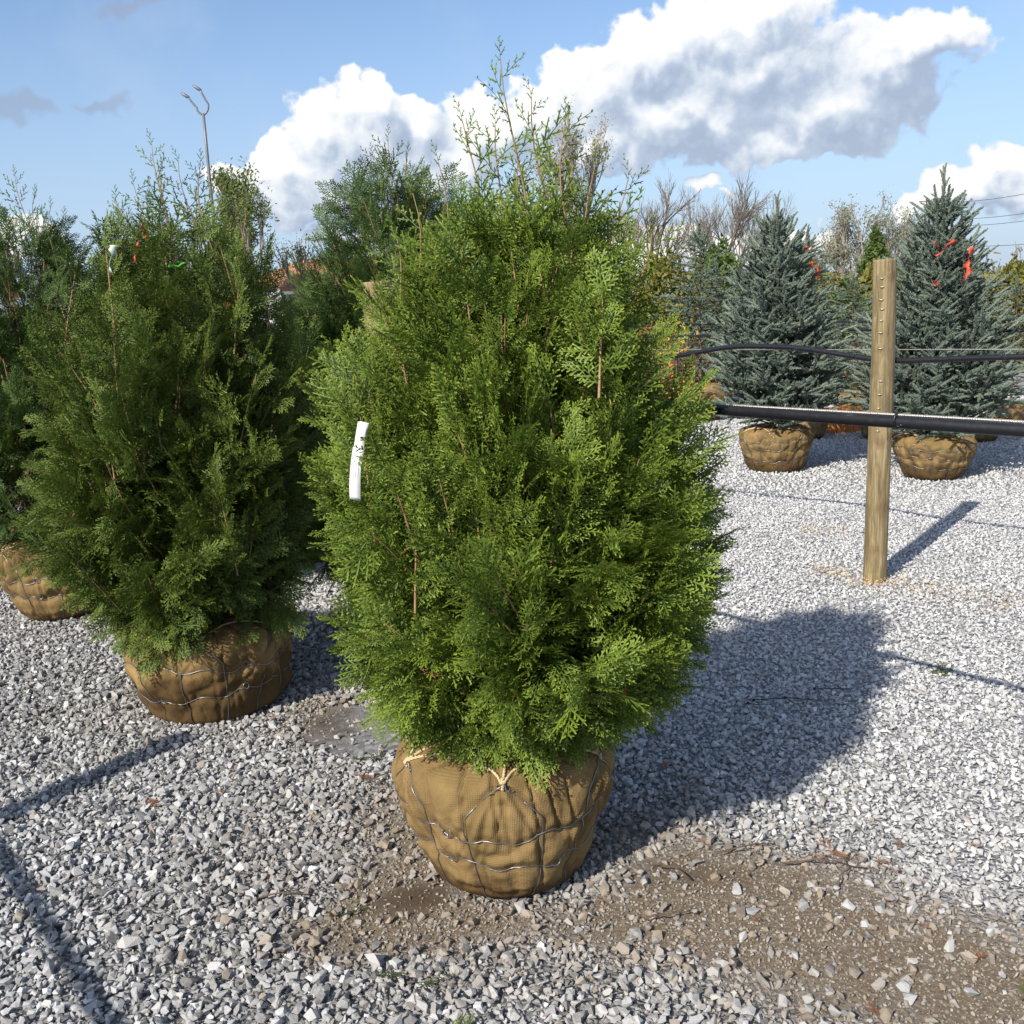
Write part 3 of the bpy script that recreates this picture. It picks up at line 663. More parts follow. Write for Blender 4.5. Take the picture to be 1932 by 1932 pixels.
# ------------------------------------------------------------------ arborvitae
CAMP = np.array([0, 0, CAM_H])
def arborvitae(loc, label, group, ballspec, prof, leaders, seed, nbr=260, per=22, nparts=0, mat='arb', far=False, tone0=.5, sizes=(.75, 1.2), fill=700, droop=0., gaps=0.):
    r = np.random.default_rng(seed); root = thing('arborvitae_tree', label, 'tree', loc, 0., group)
    root_ball(root, seed=seed, **ballspec); zb = ballspec['H']
    prof = np.array(prof); z_, r_, c_ = prof[:, 0], prof[:, 1], prof[:, 2]
    rz = lambda z: np.interp(z, z_, r_); cz = lambda z: np.interp(z, z_, c_)
    zlo, zhi = z_[0], z_[-1]
    FP = []; FX = []; FZ = []; FS = []; FT = []; FK = []; FR = []
    stems = MB()
    def put(p, x, n, s, t, k, rho): FP.append(p); FX.append(x); FZ.append(n); FS.append(s); FT.append(t); FK.append(k); FR.append(rho)
    zz = np.linspace(zlo, zhi, 200); cw = np.cumsum(rz(zz)+.04); cw /= cw[-1]
    bphase = r.uniform(0, 6.28)
    for b in range(nbr):
        zt = np.interp(r.random(), cw, zz); ph = (b*2.39996+r.normal(0, .25))
        lump = .07*math.sin(ph*3+zt*4+bphase)+.06*math.sin(ph*5-zt*7)
        rho = r.uniform(.80, 1.0)+lump if r.random() < .8 else r.uniform(.5, .8)
        if gaps and vnoise(np.array([[math.cos(ph)*2.2+5, math.sin(ph)*2.2, zt*3.2]]), seed)[0] > .62-gaps: rho *= .62
        R_ = rz(zt); h = (zt-zlo)/(zhi-zlo); rd = np.array([math.cos(ph), math.sin(ph), 0])
        T = np.array([cz(zt), 0, zt])+rd*R_*rho
        el = rad(np.interp(h, [0, .12, .3, .6, 1], [-20-droop, 10-droop, 42-droop*.5, 60, 76])+r.normal(0, 14)); d = rd*math.cos(el)+np.array([0, 0, 1])*math.sin(el)
        d = nrm(d+r.normal(0, .16, 3)); ln = min(r.uniform(.22, .46), .12+R_*.9+.15*h)
        s = np.linspace(0, 1, 7); back = nrm(d*.75+np.array([0, 0, .55])+rd*.1)
        P = T-ln*((1-s)[:, None]*d*.65+((1-s)**1.0)[:, None]*back*.35)+((1-s)*s)[:, None]*ln*.15*np.array([0, 0, 1.])
        stems.tube(P, np.linspace(.0038, .0014, 7), 4, cap=False)
        tan = nrm(np.gradient(P, axis=0)); side = nrm(np.cross(d, np.array([0, 0, 1.])+r.normal(0, .5, 3))); pn = nrm(np.cross(side, d))
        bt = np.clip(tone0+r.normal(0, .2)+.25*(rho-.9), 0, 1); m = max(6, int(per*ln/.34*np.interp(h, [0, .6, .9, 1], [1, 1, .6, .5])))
        for q in range(m):
            u = .12+.86*(q+r.uniform(-.3, .3))/m; p = np.array([np.interp(u, s, P[:, j]) for j in range(3)]); t = np.array([np.interp(u, s, tan[:, j]) for j in range(3)])
            sg = 1 if q % 2 else -1; a = rad(r.uniform(28, 58))*(1-.35*u)
            x = t*math.cos(a)+side*sg*math.sin(a)+r.normal(0, .16, 3)+np.array([0, 0, np.interp(h, [0, .15, .32, .55, 1], [-1.0, -.70, -.25, -.04, .05])*r.uniform(.3, 1.25)])
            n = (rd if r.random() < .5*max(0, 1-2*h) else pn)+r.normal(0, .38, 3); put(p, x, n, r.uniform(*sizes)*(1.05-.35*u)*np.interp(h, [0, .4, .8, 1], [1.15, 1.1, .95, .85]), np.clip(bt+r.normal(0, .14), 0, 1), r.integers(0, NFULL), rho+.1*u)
        put(P[-1], tan[-1]+r.normal(0, .1, 3), pn+r.normal(0, .2, 3), r.uniform(*sizes)*.9, bt, r.integers(0, NFULL), rho+.1)
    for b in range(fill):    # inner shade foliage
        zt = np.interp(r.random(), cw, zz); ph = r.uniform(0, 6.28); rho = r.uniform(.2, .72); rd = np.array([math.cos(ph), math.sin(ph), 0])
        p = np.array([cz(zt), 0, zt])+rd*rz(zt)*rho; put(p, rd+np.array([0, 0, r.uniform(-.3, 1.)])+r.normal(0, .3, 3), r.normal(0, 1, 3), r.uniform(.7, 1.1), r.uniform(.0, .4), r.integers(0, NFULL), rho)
    # leaders: open forked shoots against the sky
    for (dx, dy, zt, ln) in leaders:
        lean = np.array([dx*.25, dy*.25, 1.]); lean = nrm(lean+r.normal(0, .06, 3)); s = np.linspace(0, 1, 9); tip = np.array([cz(zt)+dx, dy, zt])
        P = tip-ln*(1-s)[:, None]*lean+.02*np.stack([np.sin(s*5+dx*9), np.cos(s*4), s*0], 1); stems.tube(P, np.linspace(.0045, .0011, 9), 4, cap=False)
        m = int(ln/.050)
        for q in range(m):
            u = .1+.9*q/m; p = np.array([np.interp(u, s, P[:, j]) for j in range(3)]); a = rad(r.uniform(26, 52)); ph = r.uniform(0, 6.28) if r.random() < .4 else (0 if q % 2 else PI)+r.normal(0, .5)
            sd = np.array([math.cos(ph), math.sin(ph), 0]); sc = np.interp(u, [0, .5, .85, 1], [1.1, .95, .7, .4])*r.uniform(.75, 1.2)
            put(p, lean*math.cos(a)+sd*math.sin(a), np.cross(lean, sd)+r.normal(0, .3, 3), sc, r.uniform(.25, .7), (r.integers(0, NFULL) if u < .22 and r.random() < .5 else NFULL+r.integers(0, 3)), .9)
        put(P[-1]-lean*.01, lean, np.array([.2, -1, 0]), .45, .4, NFULL+r.integers(0, 3), .9)
    # primary stems rising from the trunk
    trunk = MB(); tp = np.linspace(0, 1, 12); TP = np.stack([cz(zlo)*0+np.interp(tp, [0, 1], [0, cz(zhi)]), tp*0, zb*.9+tp*(zhi-.15-zb*.9)], 1)
    TP[1:-1, :2] += r.normal(0, .008, (10, 2)); trunk.tube(TP, np.linspace(.022, .004, 12), 7)
    for q in range(30):
        ph = r.uniform(0, 6.28); zt = r.uniform(zlo+.35*(zhi-zlo), zlo+.97*(zhi-zlo)); rd = np.array([math.cos(ph), math.sin(ph), 0]); z0 = zb+r.uniform(0, .25)*(zt-zb)
        A = np.array([0, 0, z0]); B = np.array([cz(zt), 0, zt])+rd*rz(zt)*r.uniform(.45, .93); C = A+(B-A)*np.array([.75, .75, .4])
        s = np.linspace(0, 1, 9)[:, None]; P = (1-s)**2*A+2*s*(1-s)*C+s*s*B; stems.tube(P, np.linspace(.0085, .0022, 9), 5, cap=False)
    trunk.build('trunk', M['bark'], root, True); stems.build('branches', M['twig'], root, True)
    FP = np.array(FP); FX = np.array(FX); FZ = np.array(FZ); FS = np.array(FS); FT = np.array(FT); FK = np.array(FK); FR = np.array(FR)
    E = eulers(FX, FZ)
    world = FP+np.array(loc); dist = np.linalg.norm(world-CAMP, axis=1)
    keep = np.ones(len(FP), bool)
    if nparts:
        score = FS*(FK < NFULL)*np.where(FR > .88, 1, .2)/dist; score[(FP[:, 1] > 0)] *= .3
        best = np.argsort(-score)[:nparts]; keep[best] = False
    prot = FARSPRAYS if far else SPRAYS
    pick = FK[keep] % len(prot) if far else FK[keep]
    nd = 130; zt = zlo+(zhi-zlo)*r.random(nd)**1.2*.8; ph = r.uniform(0, 6.28, nd); rho = r.uniform(.62, .93, nd); dp = np.stack([cz(zt)+np.cos(ph)*rz(zt)*rho, np.sin(ph)*rz(zt)*rho, zt], 1)
    ds = scatter('dead_foliage', SPRAYS[NFULL:]+SPRAYS[:2], [M['dead']], dp, eulers(r.normal(0, 1, (nd, 3))+[0, 0, .3], r.normal(0, 1, (nd, 3))), r.uniform(.14, .38, nd), r.random(nd), r.integers(0, 5, nd), root); tag(ds, kind='stuff')
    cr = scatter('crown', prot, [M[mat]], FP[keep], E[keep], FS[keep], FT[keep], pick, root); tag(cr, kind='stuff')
    if nparts:
        meshes = [make_mesh('leaf_spray', V, P, [M[mat]], False, {'tip': ('FLOAT', A)}) for V, P, A in SPRAYS]
        for i in best:
            o = obj('leaf_spray', meshes[FK[i]], cr, FP[i], E[i], float(FS[i])); o['tone'] = float(FT[i]); o['tint'] = 0.
    print(label, len(FP)); return root

def lead(seed, n, spread, z0, z1, l0=.25, l1=.5):
    r = np.random.default_rng(seed); return [(r.normal(0, spread), r.normal(0, spread), r.uniform(z0, z1), r.uniform(l0, l1)) for _ in range(n)]
GROUP_A = 'balled arborvitae trees in the left half'
main = arborvitae((-.05, 2.775, 0), 'nearest bright green arborvitae with white paper tag on tan burlap root ball', GROUP_A,
    dict(R=.322, Rb=.228, H=.42, arches=6, rings=(.34, .62), wet=.085, rot=rad(-92), res=(340, 170)),
    [(.47, .22, .03), (.54, .37, .05), (.64, .445, .06), (.78, .515, .07), (.98, .54, .05), (1.28, .475, .035), (1.48, .415, .06), (1.62, .355, .08), (1.74, .27, .10), (1.82, .14, .10)],
    [(-.01, 0, 2.22, .62), (.06, .02, 2.13, .5), (-.12, .0, 2.08, .5), (-.03, .06, 2.07, .45), (.13, -.04, 2.06, .45), (.20, .04, 1.97, .4), (-.20, .03, 1.98, .42), (-.28, -.03, 1.90, .4), (.27, .0, 1.92, .4), (.02, -.08, 1.96, .4), (.33, .02, 1.78, .35), (-.34, .02, 1.80, .35)],
    seed=1, nbr=400, per=15, nparts=300, fill=900, gaps=.12)
left = arborvitae((-1.30, 4.16, 0), 'olive green arborvitae with pale ribbon on burlap ball with dark damp lower half', GROUP_A,
    dict(R=.335, Rb=.275, H=.40, arches=6, rings=(.30, .66), wet=.235, rot=rad(-80), res=(260, 130), bulge=.03),
    [(.34, .24, -.02), (.46, .44, -.06), (.76, .53, -.08), (1.09, .535, -.06), (1.41, .51, -.03), (1.62, .46, -.02), (1.80, .37, -.0), (1.93, .24, .02), (2.0, .12, .02)],
    [(-.02, 0, 2.28, .5), (.06, .03, 2.22, .45), (.14, 0, 2.20, .45), (-.12, .02, 2.14, .4), (-.2, 0, 2.08, .4), (.2, .05, 2.12, .4), (.02, -.06, 2.14, .4), (-.3, 0, 1.95, .4), (.28, 0, 2.02, .4), (-.24, .1, 2.06, .35), (.1, .1, 2.12, .4)],
    seed=2, nbr=330, per=16, nparts=200, mat='arb_dull', tone0=.45, fill=600, gaps=.18, droop=8)
arborvitae((-2.58, 5.68, 0), 'dark green arborvitae cut by the left edge on a tan burlap ball', GROUP_A,
    dict(R=.34, Rb=.21, H=.46, arches=6, rings=(.34, .62), wet=.06, rot=rad(-60), res=(200, 100)),
    [(.42, .28, -.05), (.55, .42, -.1), (.8, .48, -.12), (1.4, .46, -.08), (1.94, .34, .0), (2.15, .18, .06)],
    [(.0, 0, 2.4, .5), (.08, 0, 2.3, .4), (-.1, 0, 2.25, .4), (.2, 0, 2.18, .4), (-.2, 0, 2.15, .4), (.13, .05, 2.24, .4)],
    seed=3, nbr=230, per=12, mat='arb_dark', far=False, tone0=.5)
arborvitae((-.52, 5.22, 0), 'shaded arborvitae behind the weathered post between the two nearer trees', GROUP_A,
    dict(R=.32, Rb=.22, H=.40, arches=6, rings=(.34, .62), wet=.06, rot=0., res=(90, 48)),
    [(.30, .38, -.02), (.5, .60, -.04), (.9, .64, -.04), (1.5, .58, -.04), (1.90, .44, -.03), (2.16, .28, .0), (2.28, .12, .0)],
    [(.02, 0, 2.44, .5), (-.06, 0, 2.36, .45), (.1, 0, 2.36, .45), (.17, 0, 2.28, .4), (-.14, 0, 2.25, .4), (-.22, 0, 2.18, .4), (.22, 0, 2.15, .4), (-.3, 0, 2.0, .4), (.0, .1, 2.3, .4)],
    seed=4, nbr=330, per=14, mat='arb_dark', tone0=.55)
arborvitae((-1.95, 6.0, 0), 'arborvitae almost hidden behind the olive green one', GROUP_A,
    dict(R=.31, Rb=.22, H=.40, arches=6, rings=(.34, .62), wet=.05, rot=0., res=(80, 40), curls=False),
    [(.4, .28, 0), (.5, .40, 0), (.9, .46, 0), (1.5, .42, 0), (1.85, .3, 0), (2.1, .1, 0)], [(.02, 0, 2.3, .5), (-.1, 0, 2.2, .4)],
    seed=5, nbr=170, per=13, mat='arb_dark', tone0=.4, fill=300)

# tags and flagging on the nearer trees
def add_tag():
    def strip(name, mat, w, z0, z1, f, parent, loc=None, rot=None):
        n = 14; V = []
        for u in np.linspace(0, 1, n):
            y, dx = f(u); V += [(-w/2+dx, y, z0+(z1-z0)*u), (w/2+dx, y+.002*math.sin(u*7), z0+(z1-z0)*u)]
        i = np.arange(n-1)*2; o = obj(name, make_mesh(name, V, [np.stack([i, i+1, i+3, i+2], 1)], [M[mat]], True), parent, loc, rot); o.modifiers.new('t', 'SOLIDIFY').thickness = .0004; return o
    o = strip('plant_label', 'tag', .029, 0, .135, lambda u: (.008*(u-.5)**2*4-.004*u, 0), main, Vector((-.378, 2.415, 1.165))-main.location, (rad(6), rad(13), rad(-20)))
    o['label'] = 'white printed paper plant label hanging in the foliage'
    strip('label_tail', 'tag', .025, .132, .195, lambda u: (.004+.006*u*u, .002*u), o)       # the tail creases back and loops round a twig
    strip('label_tail', 'tag', .023, .150, .197, lambda u: (.013-.004*u, .006*u), o)
add_tag()
def flag(root, wpos, ln, w, mat, seed, dirn=(.3, 0, -1)):
    r = np.random.default_rng(seed); d = nrm(dirn); p0 = np.array(wpos)-np.array(root.location); s = np.linspace(0, 1, 9)
    P = p0+s[:, None]*d*ln+np.cumsum(r.normal(0, .006, (9, 3)), 0); return ribbon_strip(P, w, M[mat], 'flagging_ribbon', root, tw=r.uniform(-.4, .4))
flag(main, (.075, 2.70, 1.775), .045, .011, 'ribbon', 1, (.2, 0, -1)); flag(main, (.045, 2.72, 1.765), .04, .009, 'ribbon', 2, (1, 0, .1))
flag(main, (.03, 2.73, 1.77), .05, .009, 'ribbon_green', 3, (-1, 0, .1)); flag(main, (.06, 2.74, 1.76), .05, .010, 'ribbon_white', 4, (-1, 0, -.1))
flag(left, (-1.40, 3.86, 1.89), .08, .026, 'ribbon_white', 5, (-.25, 0, -1)); flag(left, (-1.33, 3.92, 1.97), .045, .009, 'ribbon', 6, (.05, 0, -1)); flag(left, (-1.335, 3.92, 1.90), .035, .010, 'ribbon', 7, (.1, 0, -1))
flag(left, (-1.23, 3.95, 1.815), .06, .010, 'ribbon_green', 8, (1, 0, -.05))

# ------------------------------------------------------------------ posts
def post(loc, label, H, R, knots, seed, slant=.004, staples=()):
    r = np.random.default_rng(seed); root = thing('wooden_post', label, 'post', loc, 0., 'wooden irrigation posts')
    nt, nz = 64, 150; T_, Z_ = np.meshgrid(np.linspace(0, 2*PI, nt, endpoint=False), np.linspace(-.05, H, nz))
    kd = np.ones_like(T_); rr = R*(1.03-.05*Z_/H)+.002*fbm(np.stack([np.cos(T_)*2, np.sin(T_)*2, Z_*1.3], -1), 3, seed)+.0018*vnoise(np.stack([np.cos(T_)*9, np.sin(T_)*9, Z_*1.5], -1), seed)
    for (a, z, s) in knots:
        da = ((T_-rad(a)+PI) % (2*PI)-PI)*R; d = np.sqrt((da/s)**2+((Z_-z)/(s*1.35))**2); kd = np.minimum(kd, d/2.1); rr = rr+.006*np.exp(-d*d)-.003*np.exp(-(d/.35)**2)
    for a in (rad(-70), rad(-115), rad(20)):     # drying checks
        da = ((T_-a-.05*np.sin(Z_*3)+PI) % (2*PI)-PI)*R; rr = rr-.004*np.exp(-(da/.0035)**2)*np.clip(fbm(np.stack([T_*0, T_*0+a, Z_*2.5], -1), 2, seed)+.35, 0, 1)
    X = np.cos(T_)*rr+.006*np.sin(Z_*2.3+seed); Y = np.sin(T_)*rr; Zt = np.where(Z_ >= H-1e-6, H+slant*np.cos(T_-.4), Z_)
    V = np.concatenate([np.stack([X, Y, Zt], -1).reshape(-1, 3), [[X[-1].mean(), 0, H]]]); ii = np.arange(nt*nz).reshape(nz, nt); jn = np.roll(ii, -1, 1)
    Q = np.stack([ii[:-1], jn[:-1], jn[1:], ii[1:]], -1).reshape(-1, 4); c = nt*nz; T3 = np.stack([ii[-1], jn[-1], np.full(nt, c)], 1)
    me = make_mesh('post_shaft', V, [Q, T3], [M['post']], True, {'tip': ('FLOAT', np.clip(np.append(kd.ravel(), 1.), 0, 1))}); sh = obj('shaft', me, root)
    me.polygons.foreach_set('use_smooth', np.array([True]*len(Q)+[False]*nt))
    for (a, z) in staples:
        w = r.uniform(.011, .02); mb = MB(); an = rad(a+r.normal(0, 3)); n_ = np.array([math.cos(an), math.sin(an), 0]); tg = np.array([-n_[1], n_[0], 0]); c = n_*(R+.0025)+np.array([0, 0, z]); ud = np.array([0, 0, r.uniform(-.003, .003)])
        mb.tube(np.array([c-tg*w/2-n_*.008, c-tg*w/2+n_*.002, c+n_*.003+ud, c+tg*w/2+n_*.002, c+tg*w/2-n_*.008]), .0022, 5); mb.build('staple', M['staple'], root, True)
    return root
post((2.046, 5.62, 0), 'pale round wooden post with knots and staples right of the nearest tree', 1.775, .0615, [(-112, .80, .021), (-92, .44, .021), (-118, .20, .018), (-78, 1.69, .017), (-72, .83, .012), (-125, 1.30, .012)], 5,
     staples=[(-116, z) for z in (.86, .935, .985, 1.06, 1.13, 1.305, 1.39, 1.455, 1.515, 1.565, 1.63, 1.675)])
post((-.53, 4.50, 0), 'weathered post with flat top peeking out left of the nearest tree', 1.74, .070, [(-60, 1.5, .018), (-90, 1.2, .02)], 6)
post((-2.79, 1.73, 0), 'wooden post whose long shadow crosses the gravel at lower left', 1.80, .0615, [(-60, 1.5, .018)], 7)

# ------------------------------------------------------------------ irrigation pipes and cables
def pipe(label, pts, R, name='irrigation_pipe', mat='pipe', group='black irrigation pipes', n=90, ties=(), k=14):
    pts = np.array(pts, float); s = np.concatenate([[0], np.cumsum(np.linalg.norm(np.diff(pts, axis=0), axis=1))]); s /= s[-1]; sf = np.linspace(0, 1, n)
    P = np.stack([np.interp(sf, s, pts[:, j]) for j in range(3)], 1); ker = np.hanning(13); ker /= ker.sum()
    pad = np.concatenate([2*P[:1]-P[6:0:-1], P, 2*P[-1:]-P[-2:-8:-1]]); P = np.stack([np.convolve(pad[:, j], ker, 'valid') for j in range(3)], 1)
    o = thing(name, label, 'pipe' if mat == 'pipe' else 'cable', tuple(P[0]), 0, group); mb = MB(); mb.tube(P-P[0], R, k); mb.build('tube' if mat == 'pipe' else 'strand', M[mat], o, True)
    for t in ties:
        c = np.array([np.interp(t, sf, P[:, j]) for j in range(3)])-P[0]; d = nrm(P[min(n-1, int(t*n)+1)]-P[max(0, int(t*n)-1)]); a = nrm(np.cross(d, [0, 0, 1])); b = np.cross(a, d)
        an = np.linspace(0, 2*PI, 22); ring = c+(R+.0025)*(np.cos(an)[:, None]*a+np.sin(an)[:, None]*b*1.12)+np.array([0, 0, .004]); m2 = MB(); m2.tube(ring, .0028, 5, cap=False)
        h = c-np.array([0, 1, 0])*(R+.006)+np.array([0, 0, -.006]); m2.box(h, (.007, .006, .006)); m2.tube(np.array([h, h+np.array([-.012, -.004, -.002])]), .0022, 4)
        m2.build('zip_tie', M['ziptie'], o, True)
    return o
def cable(label, A, B, R, sagv=0., lay=.018, name='steel_cable'):
    A = np.array(A, float); B = np.array(B, float); L = np.linalg.norm(B-A); n = int(L/(lay/5)); s = np.linspace(0, 1, n)
    P = A+s[:, None]*(B-A)-np.stack([s*0, s*0, sagv*4*s*(1-s)], 1); t = nrm(B-A); a = nrm(np.cross(t, [0, 0, 1])); b = np.cross(t, a); ph = s*L*2*PI/lay
    o = thing(name, label, 'cable', tuple(A), 0, 'steel cables holding the pipes'); mb = MB()
    for q in range(3): mb.tube(P-A+R*.55*(np.cos(ph+q*2.09)[:, None]*a+np.sin(ph+q*2.09)[:, None]*b), R*.55, 4)
    mb.build('strand', M['cable'], o, True); return o
U = np.array([.635, -.772, 0])
b0 = np.array([.56, 2.96, 1.293])
def rowB(t, z): return b0+U*t+np.array([0, 0, z])
pipe('thick black pipe running in front of the pale wooden post', [rowB(-4.2, .0), rowB(-1.9, .004), rowB(-.2, .004), rowB(.3, -.002), rowB(.66, -.004), rowB(1.0, -.006), rowB(1.9, -.004)], .0155, ties=(.789,), n=160)
cable('silver twisted cable lying along the top of the thick front pipe', rowB(-4.2, .024), rowB(1.9, .012), .0032)
a0 = np.array([2.046, 5.62, 0])+np.array([.772, .635, 0])*.078
def rowA(t, z): return a0+U*t+np.array([0, 0, z])
pipe('wavy black pipe tied behind the pale wooden post', [rowA(-4.5, 1.30), rowA(-2.6, 1.25), rowA(-2.0, 1.195), rowA(-1.5, 1.25), rowA(-1.05, 1.315), rowA(-.6, 1.305), rowA(-.2, 1.25), rowA(0, 1.225), rowA(.35, 1.245), rowA(.8, 1.262), rowA(1.4, 1.25), rowA(2.6, 1.27)], .0155, n=160, ties=(.605, .722))
cable('thin pale wire above the wavy pipe', rowA(-4.5, 1.30), rowA(2.6, 1.31), .0022, .015, lay=.03)
a1 = a0+np.array([.772, .635, 0])*3.95
pipe('distant black pipe crossing behind both blue spruces', [a1+U*-7+[0, 0, 1.24], a1+U*-5+[0, 0, 1.20], a1+U*-3+[0, 0, 1.26], a1+U*-1+[0, 0, 1.22], a1+U*.6+[0, 0, 1.28], a1+U*2+[0, 0, 1.24], a1+U*3.5+[0, 0, 1.26]], .014, n=110)
a2 = a0+np.array([.772, .635, 0])*5.4
pipe('farthest thin black pipe behind the spruces', [a2+U*-9+[0, 0, 1.28], a2+U*-5+[0, 0, 1.30], a2+U*-1+[0, 0, 1.27], a2+U*4+[0, 0, 1.30]], .014, n=80)
c0 = np.array([-2.79, 1.73, 0])
pipe('black pipe whose shadow crosses the gravel at lower left', [c0+U*-3+[-.06, -.05, 1.30], c0+[-.06, -.05, 1.30], c0+U*1.3+[-.06, -.05, 1.285], c0+U*4+[-.06, -.05, 1.30]], .0185, n=60)

# ------------------------------------------------------------------ spruces and cedars
def shoot_proto(seed, L=.13, nn=130, nl=.022, w=.0042, core=.009):
    r = np.random.default_rng(seed); mb = MB(); s = np.linspace(0, 1, 5); bend = r.uniform(-.12, .12)
    ax = lambda u: np.stack([np.asarray(u)*L, bend*np.asarray(u)**2*L, .12*np.asarray(u)**2*L], -1)
    mb.tube(ax(s), np.linspace(core, core*.5, 5), 5, a=.18)
    V = []; T = []; A = []
    for i in range(nn):
        u = r.uniform(.04, 1.); an = r.uniform(0, 6.28); f = rad(r.uniform(35, 62))*(1-.45*u); p = ax(u); d = np.array([math.cos(f), math.sin(f)*math.cos(an), math.sin(f)*math.sin(an)])
        wv = nrm(np.cross(d, r.normal(0, 1, 3)))*w; l = nl*r.uniform(.75, 1.15)*(1-.3*u*u)
        k = len(V); V += [p-wv, p+wv, p+d*l]; T.append([k, k+1, k+2]); A += [.3, .3, .55+.4*u]
    mb.add(V, None, T, np.array(A)); return mb.arrays()
SHOOTS = [shoot_proto(400+i) for i in range(5)]
TUFTS = [shoot_proto(450+i, .16, 60, .030, .008, .006) for i in range(4)]

def conifer(loc, label, group, cat_name, prof, seed, mat, protos, levels, per, ball=None, up=(30, -5), step=.055, shoot=(.8, 1.15), leader=.35, bare=0., nparts=0, weep=0., trunk_r=.028, tone=.5, sec=1.):
    r = np.random.default_rng(seed); root = thing(cat_name, label, 'tree', loc, r.uniform(0, .3), group)
    zb = 0.
    if ball: root_ball(root, seed=seed, **ball); zb = ball['H']
    prof = np.array(prof); zlo, zhi = prof[0, 0], prof[-1, 0]; rz = lambda z: np.interp(z, prof[:, 0], prof[:, 1])
    trunk = MB(); s = np.linspace(0, 1, 10); wob = np.stack([.02*np.sin(s*5+seed), .02*np.cos(s*4+seed), s*0], 1)*(weep*2+.3); trunk.tube(np.stack([s*0, s*0, zb*.9+s*(zhi-zb*.9)], 1)+wob*s[:, None], np.linspace(trunk_r, .006, 10), 7)
    br = MB(); P_ = []; X_ = []; N_ = []; S_ = []; T_ = []
    for li in range(levels):
        h = ((li+.5)/levels)**.95; z = zlo+h*(zhi-zlo-leader*.6); R = rz(z); n = max(4, int(per*(.55+.45*R/prof[:, 1].max())))
        for b in range(n):
            ph = 2*PI*(b+r.uniform(-.35, .35))/n+li*1.3; el = rad(np.interp(h, [0, 1], [up[1], up[0]])+r.normal(0, 7)); ln = max(.1, R*r.uniform(.82, 1.10))
            rd = np.array([math.cos(ph), math.sin(ph), 0]); z0 = z-ln*math.sin(el)*.85+r.normal(0, .03); s = np.linspace(0, 1, 6)
            Q = np.stack([s*0, s*0, s*0+z0], 1)+s[:, None]*ln*(rd*math.cos(el)+np.array([0, 0, 1])*math.sin(el))+np.stack([s*0, s*0, ln*(.14*s*s-weep*s*s)], 1); br.tube(Q, np.linspace(.008, .003, 6), 4, cap=False)
            tn = nrm(np.gradient(Q, axis=0)); lat = nrm(np.cross(rd, [0, 0, 1])); u = .25+bare
            k = 0
            while u < 1.:
                p = np.array([np.interp(u, s, Q[:, j]) for j in range(3)]); t = np.array([np.interp(u, s, tn[:, j]) for j in range(3)]); sg = 1 if k % 2 else -1
                # short side branchlet carrying a few shoots
                a = rad(r.uniform(38, 62)); d = nrm(t*math.cos(a)+lat*sg*math.sin(a)+np.array([0, 0, r.normal(.22, .25)-weep*1.2])); l2 = min(.26, (1-u)*ln*.55)*r.uniform(.5, 1.)*sec
                m = int(l2/.06)
                for q in range(m+1):
                    pp = p+d*l2*q/(m+.5); dd = nrm(d+(lat*r.normal(0, .45)+np.array([0, 0, r.normal(.1, .3)-weep*.6]))*(.3 if q == m else 1)); P_.append(pp); X_.append(dd); N_.append(r.normal(0, 1, 3)); S_.append(r.uniform(*shoot)*(.95 if q == m else .8)); T_.append(np.clip(tone+r.normal(0, .18)+.22*(u-.6), 0, 1))
                u += step/ln*r.uniform(.8, 1.2); k += 1
            P_.append(Q[-1]); X_.append(tn[-1]); N_.append(r.normal(0, 1, 3)); S_.append(r.uniform(*shoot)); T_.append(np.clip(tone+.25, 0, 1))
    # leader and its candle shoots
    for q in range(int(leader/.022)):
        u = q*.022; P_.append(np.array([0, 0, zhi-leader+u])); X_.append(np.array([r.normal(0, .12), r.normal(0, .12), 1])); N_.append(r.normal(0, 1, 3)); S_.append(.8); T_.append(.8)
    for q in range(7):
        a = q*.9; P_.append(np.array([0, 0, zhi-leader+r.uniform(-.05, .02)])); X_.append(np.array([math.cos(a), math.sin(a), 1.3])); N_.append(r.normal(0, 1, 3)); S_.append(1.35); T_.append(.7)
    trunk.build('trunk', M['bark'], root, True); br.build('branches', M['bark'], root, True)
    P_ = np.array(P_); S_ = np.array(S_); T_ = np.array(T_); E = eulers(np.array(X_), np.array(N_)); pick = r.integers(0, len(protos), len(P_)); keep = np.ones(len(P_), bool)
    if nparts:
        sc = S_*np.hypot(P_[:, 0], P_[:, 1])/np.interp(P_[:, 2], prof[:, 0], prof[:, 1]+.05)*(P_[:, 1] < .0); best = np.argsort(-sc)[:nparts]; keep[best] = False
    cr = tag(scatter('crown', protos, [M[mat]], P_[keep], E[keep], S_[keep][:, None]*np.array([1, 1.3, 1.3]), T_[keep], pick[keep], root), kind='stuff')
    if nparts:
        meshes = [make_mesh('needle_shoot', V, P, [M[mat]], False, {'tip': ('FLOAT', A)}) for V, P, A in protos]
        for i in best: o = obj('needle_shoot', meshes[pick[i]], cr, P_[i], E[i], Vector((1, 1.3, 1.3))*float(S_[i])); o['tone'] = float(T_[i]); o['tint'] = 0.
    print(label, len(P_)); return root
GROUP_S = 'blue spruces on burlap balls'
bsp = dict(arches=6, rings=(.28, .52, .78), wet=.16, rot=rad(-70), res=(180, 90), wire_r=.0026, curls=False, bulge=.025)
sp1 = conifer((2.50, 9.56, 0), 'blue spruce on burlap ball left of the pale wooden post', GROUP_S, 'spruce_tree', [(.42, .40), (.6, .54), (.85, .60), (1.2, .54), (1.6, .41), (1.95, .25), (2.2, .12), (2.46, .02)], 31, 'spruce', SHOOTS, 22, 13, dict(R=.345, Rb=.245, H=.42, **bsp), leader=.34, nparts=120, step=.048, up=(42, 2), shoot=(.85, 1.25))
